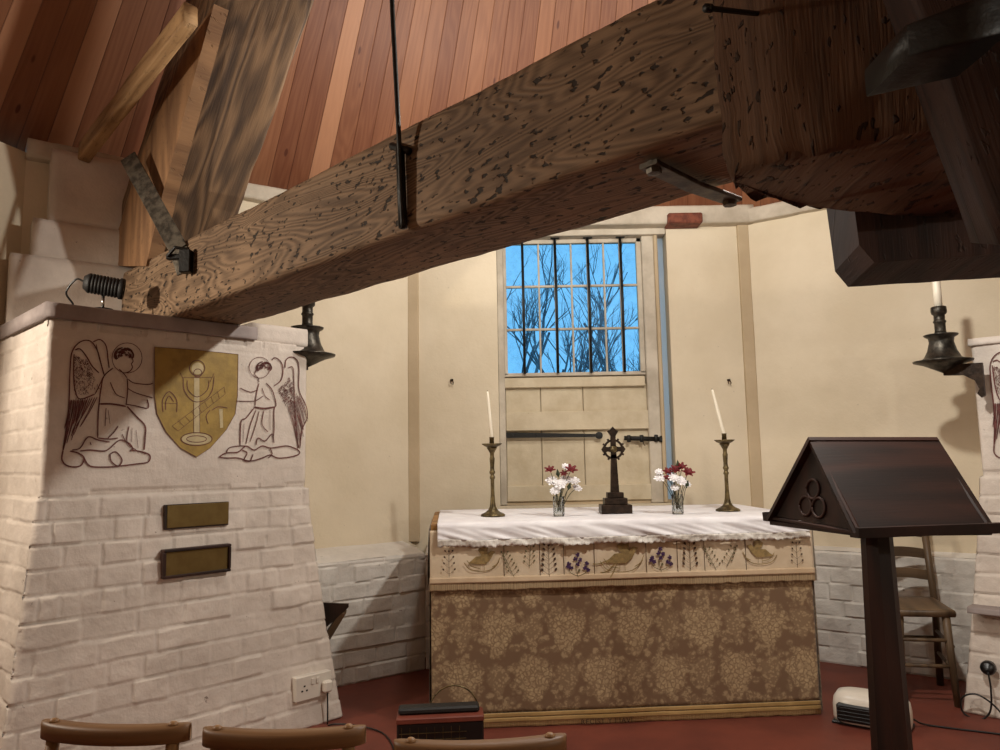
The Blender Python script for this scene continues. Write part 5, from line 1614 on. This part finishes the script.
mb = MB(); q0 = Mh @ Vector((.17, .05, .04)); tube(mb, spline([q0, q0 + Vector((.06, .02, -.03)), Vector((2.1, 3.72, .005)), Vector((2.3, 3.62, .005)), Vector((2.5, 3.5, .005))], 8), .0045, 8); mb.build('cable', 'black', R, True)

p = Vector((-.285, 3.40, 0)); R = root('portable_box', p, 'black and red portable electric box with a wire handle on the floor before the altar', 'portable box')
A3 = .09; Mq = Matrix.Translation(p) @ Matrix.Rotation(A3, 4, 'Z')
mb = MB(); box(mb, (-.185, -.06, .0), (.185, .06, .20), .008, M4=Mq); mb.build('case', 'black', R)
mb = MB(); box(mb, (-.187, -.062, .193), (.187, .055, .217), .004, M4=Mq); mb.build('top_strip', 'red_plastic', R)
mb = MB(); box(mb, (-.18, -.02, .218), (.17, .05, .245), .008, M4=Mq); mb.build('handle', 'rubber', R)
for k in range(6):
    z = .02 + k * .027; mb = MB(); box(mb, (-.175, -.0645, z), (.11, -.061, z + .0022), 0, M4=Mq); mb.build('grille_bar', 'brass', R)
for k in range(8):
    x = -.165 + k * .035; mb = MB(); box(mb, (x, -.0645, .015), (x + .002, -.061, .18), 0, M4=Mq); mb.build('grille_bar', 'brass', R)
mb = MB(); tube(mb, [Mq @ Vector((.06 + .11 * math.cos(t), .045, .20 + .115 * math.sin(t))) for t in [PI * k / 20 for k in range(21)]], .0035, 8); mb.build('wire_handle', 'brass', R, True)

# ------------------------------------------------------------------ CHAIRS IN THE FOREGROUND
def chair(lab):
    """local: origin between the feet of the back, +y towards the altar"""
    R = root('church_chair', (0, 0, 0), lab, 'chair', 'wooden church chairs in the foreground')
    n = 22; Wd = .172; mb = MB(); vs = []; fs = []; uvs = []
    for i in range(n + 1):
        f = math.sin((i / n * 2 - 1) * PI / 2); x = f * Wd
        bow = .030 * f * f; e = math.sqrt(max(0, 1 - (abs(f)) ** 10)); hw = .021 * (.12 + .88 * e)
        for (dy, z) in ((-hw, -.016), (hw, -.016), (hw, .010), (hw * .75, .017), (-hw * .75, .017), (-hw, .010)):
            vs.append(Vector((x, bow + dy, .735 + z)))
    for i in range(n):
        for j in range(6):
            j2 = (j + 1) % 6; fs.append([i * 6 + j, (i + 1) * 6 + j, (i + 1) * 6 + j2, i * 6 + j2]); uvs.append([(j * .02, i * .016), (j * .02, i * .016 + .016), (j * .02 + .02, i * .016 + .016), (j * .02 + .02, i * .016)])
    fs += [[5, 4, 3, 2, 1, 0], [n * 6 + k for k in range(6)]]; uvs += [[(0, 0)] * 6] * 2
    mb.add(vs, fs, uvs); mb.build('top_rail', 'chairwood', R, True, local=True)
    for s in (-1, 1):
        x = s * .138; y = .030 * (.138 / .172) ** 2
        mb = MB(); tube(mb, [(x * 1.02, -.03, 0), (x, -.005, .40), (x, y, .719)], [.016, .017, .0135], 12); mb.build('back_post', 'chairwood', R, True, local=True)
        mb = MB(); lathe(mb, [(.0105, 0), (.0105, .003), (.006, .007), (0, .008)], (x, y, .7518), 12); mb.build('peg', 'chairwood', R, True, local=True)
        mb = MB(); tube(mb, [(x * 1.1, .37, 0), (x * 1.08, .36, .42)], [.014, .018], 12); mb.build('leg', 'chairwood', R, True, local=True)
        mb = MB(); tube(mb, [(x, -.02, .18), (x * 1.08, .365, .18)], .009, 8); mb.build('stretcher', 'chairwood', R, True, local=True)
    mb = MB(); box(mb, (-.165, -.01, .42), (.165, .385, .445), .010); mb.build('seat', 'chairwood', R, local=True)
    for z in (.56, .65):
        mb = MB(); box(mb, (-.132, -.002, z - .02), (.132, .014, z + .02), .004); mb.build('back_slat', 'chairwood', R, local=True)
    for y in (-.02, .362): mb = MB(); tube(mb, [(-.14, y, .24), (.14, y, .24)], .009, 8); mb.build('stretcher', 'chairwood', R, True, local=True)
    return R
first = None
for i, (xa, ya, xb, yb, Y, rot, lab) in enumerate((
        (28, 727, 186, 744, 1.67, -.12, 'curved wooden chair back at the bottom left corner of the photo'),
        (195, 733, 365, 740, 1.62, -.02, 'curved wooden chair back second from the left along the bottom edge'),
        (387, 744, 575, 745, 1.54, .05, 'curved wooden chair back nearest the black and red box, third from the left'))):
    a_, b_ = atY(xa, ya, Y), atY(xb, yb, Y); c_ = (a_ + b_) / 2
    R = chair(lab) if i == 0 else copy_tree(first)
    if i == 0: first = R
    else: R['label'] = lab
    R.location = (c_.x, Y, 0); R.rotation_euler = (0, 0, rot)

# ------------------------------------------------------------------ dark folding shelf at the low left wall
a_ = atY(348, 604, 4.12); R = root('wall_shelf', Vector((a_.x - .2, 4.2, .36)), 'dark wooden shelf corner with a slanting brace behind the left pier', 'shelf')
mb = MB(); prism(mb, [(-.34, .02), (.0, .0), (.0, -.02), (-.15, -.15), (-.34, -.3)], Vector((a_.x, a_.y, a_.z)), Vector((1, 0, 0)), Vector((0, 0, 1)), Vector((0, .02, 0))); mb.build('board', 'darkboard', R)
mb = MB(); timber(mb, [a_ + Vector((-.05, .0, -.05)), a_ + Vector((-.01, .0, -.05)), a_ + Vector((-.01, .02, -.032)), a_ + Vector((-.05, .02, -.032))], [a_ + Vector((-.22, .05, -.30)), a_ + Vector((-.17, .05, -.30)), a_ + Vector((-.17, .08, -.29)), a_ + Vector((-.22, .08, -.29))], r=.003, amp=0, seg=4)
mb.build('brace', 'ladderwood', R)
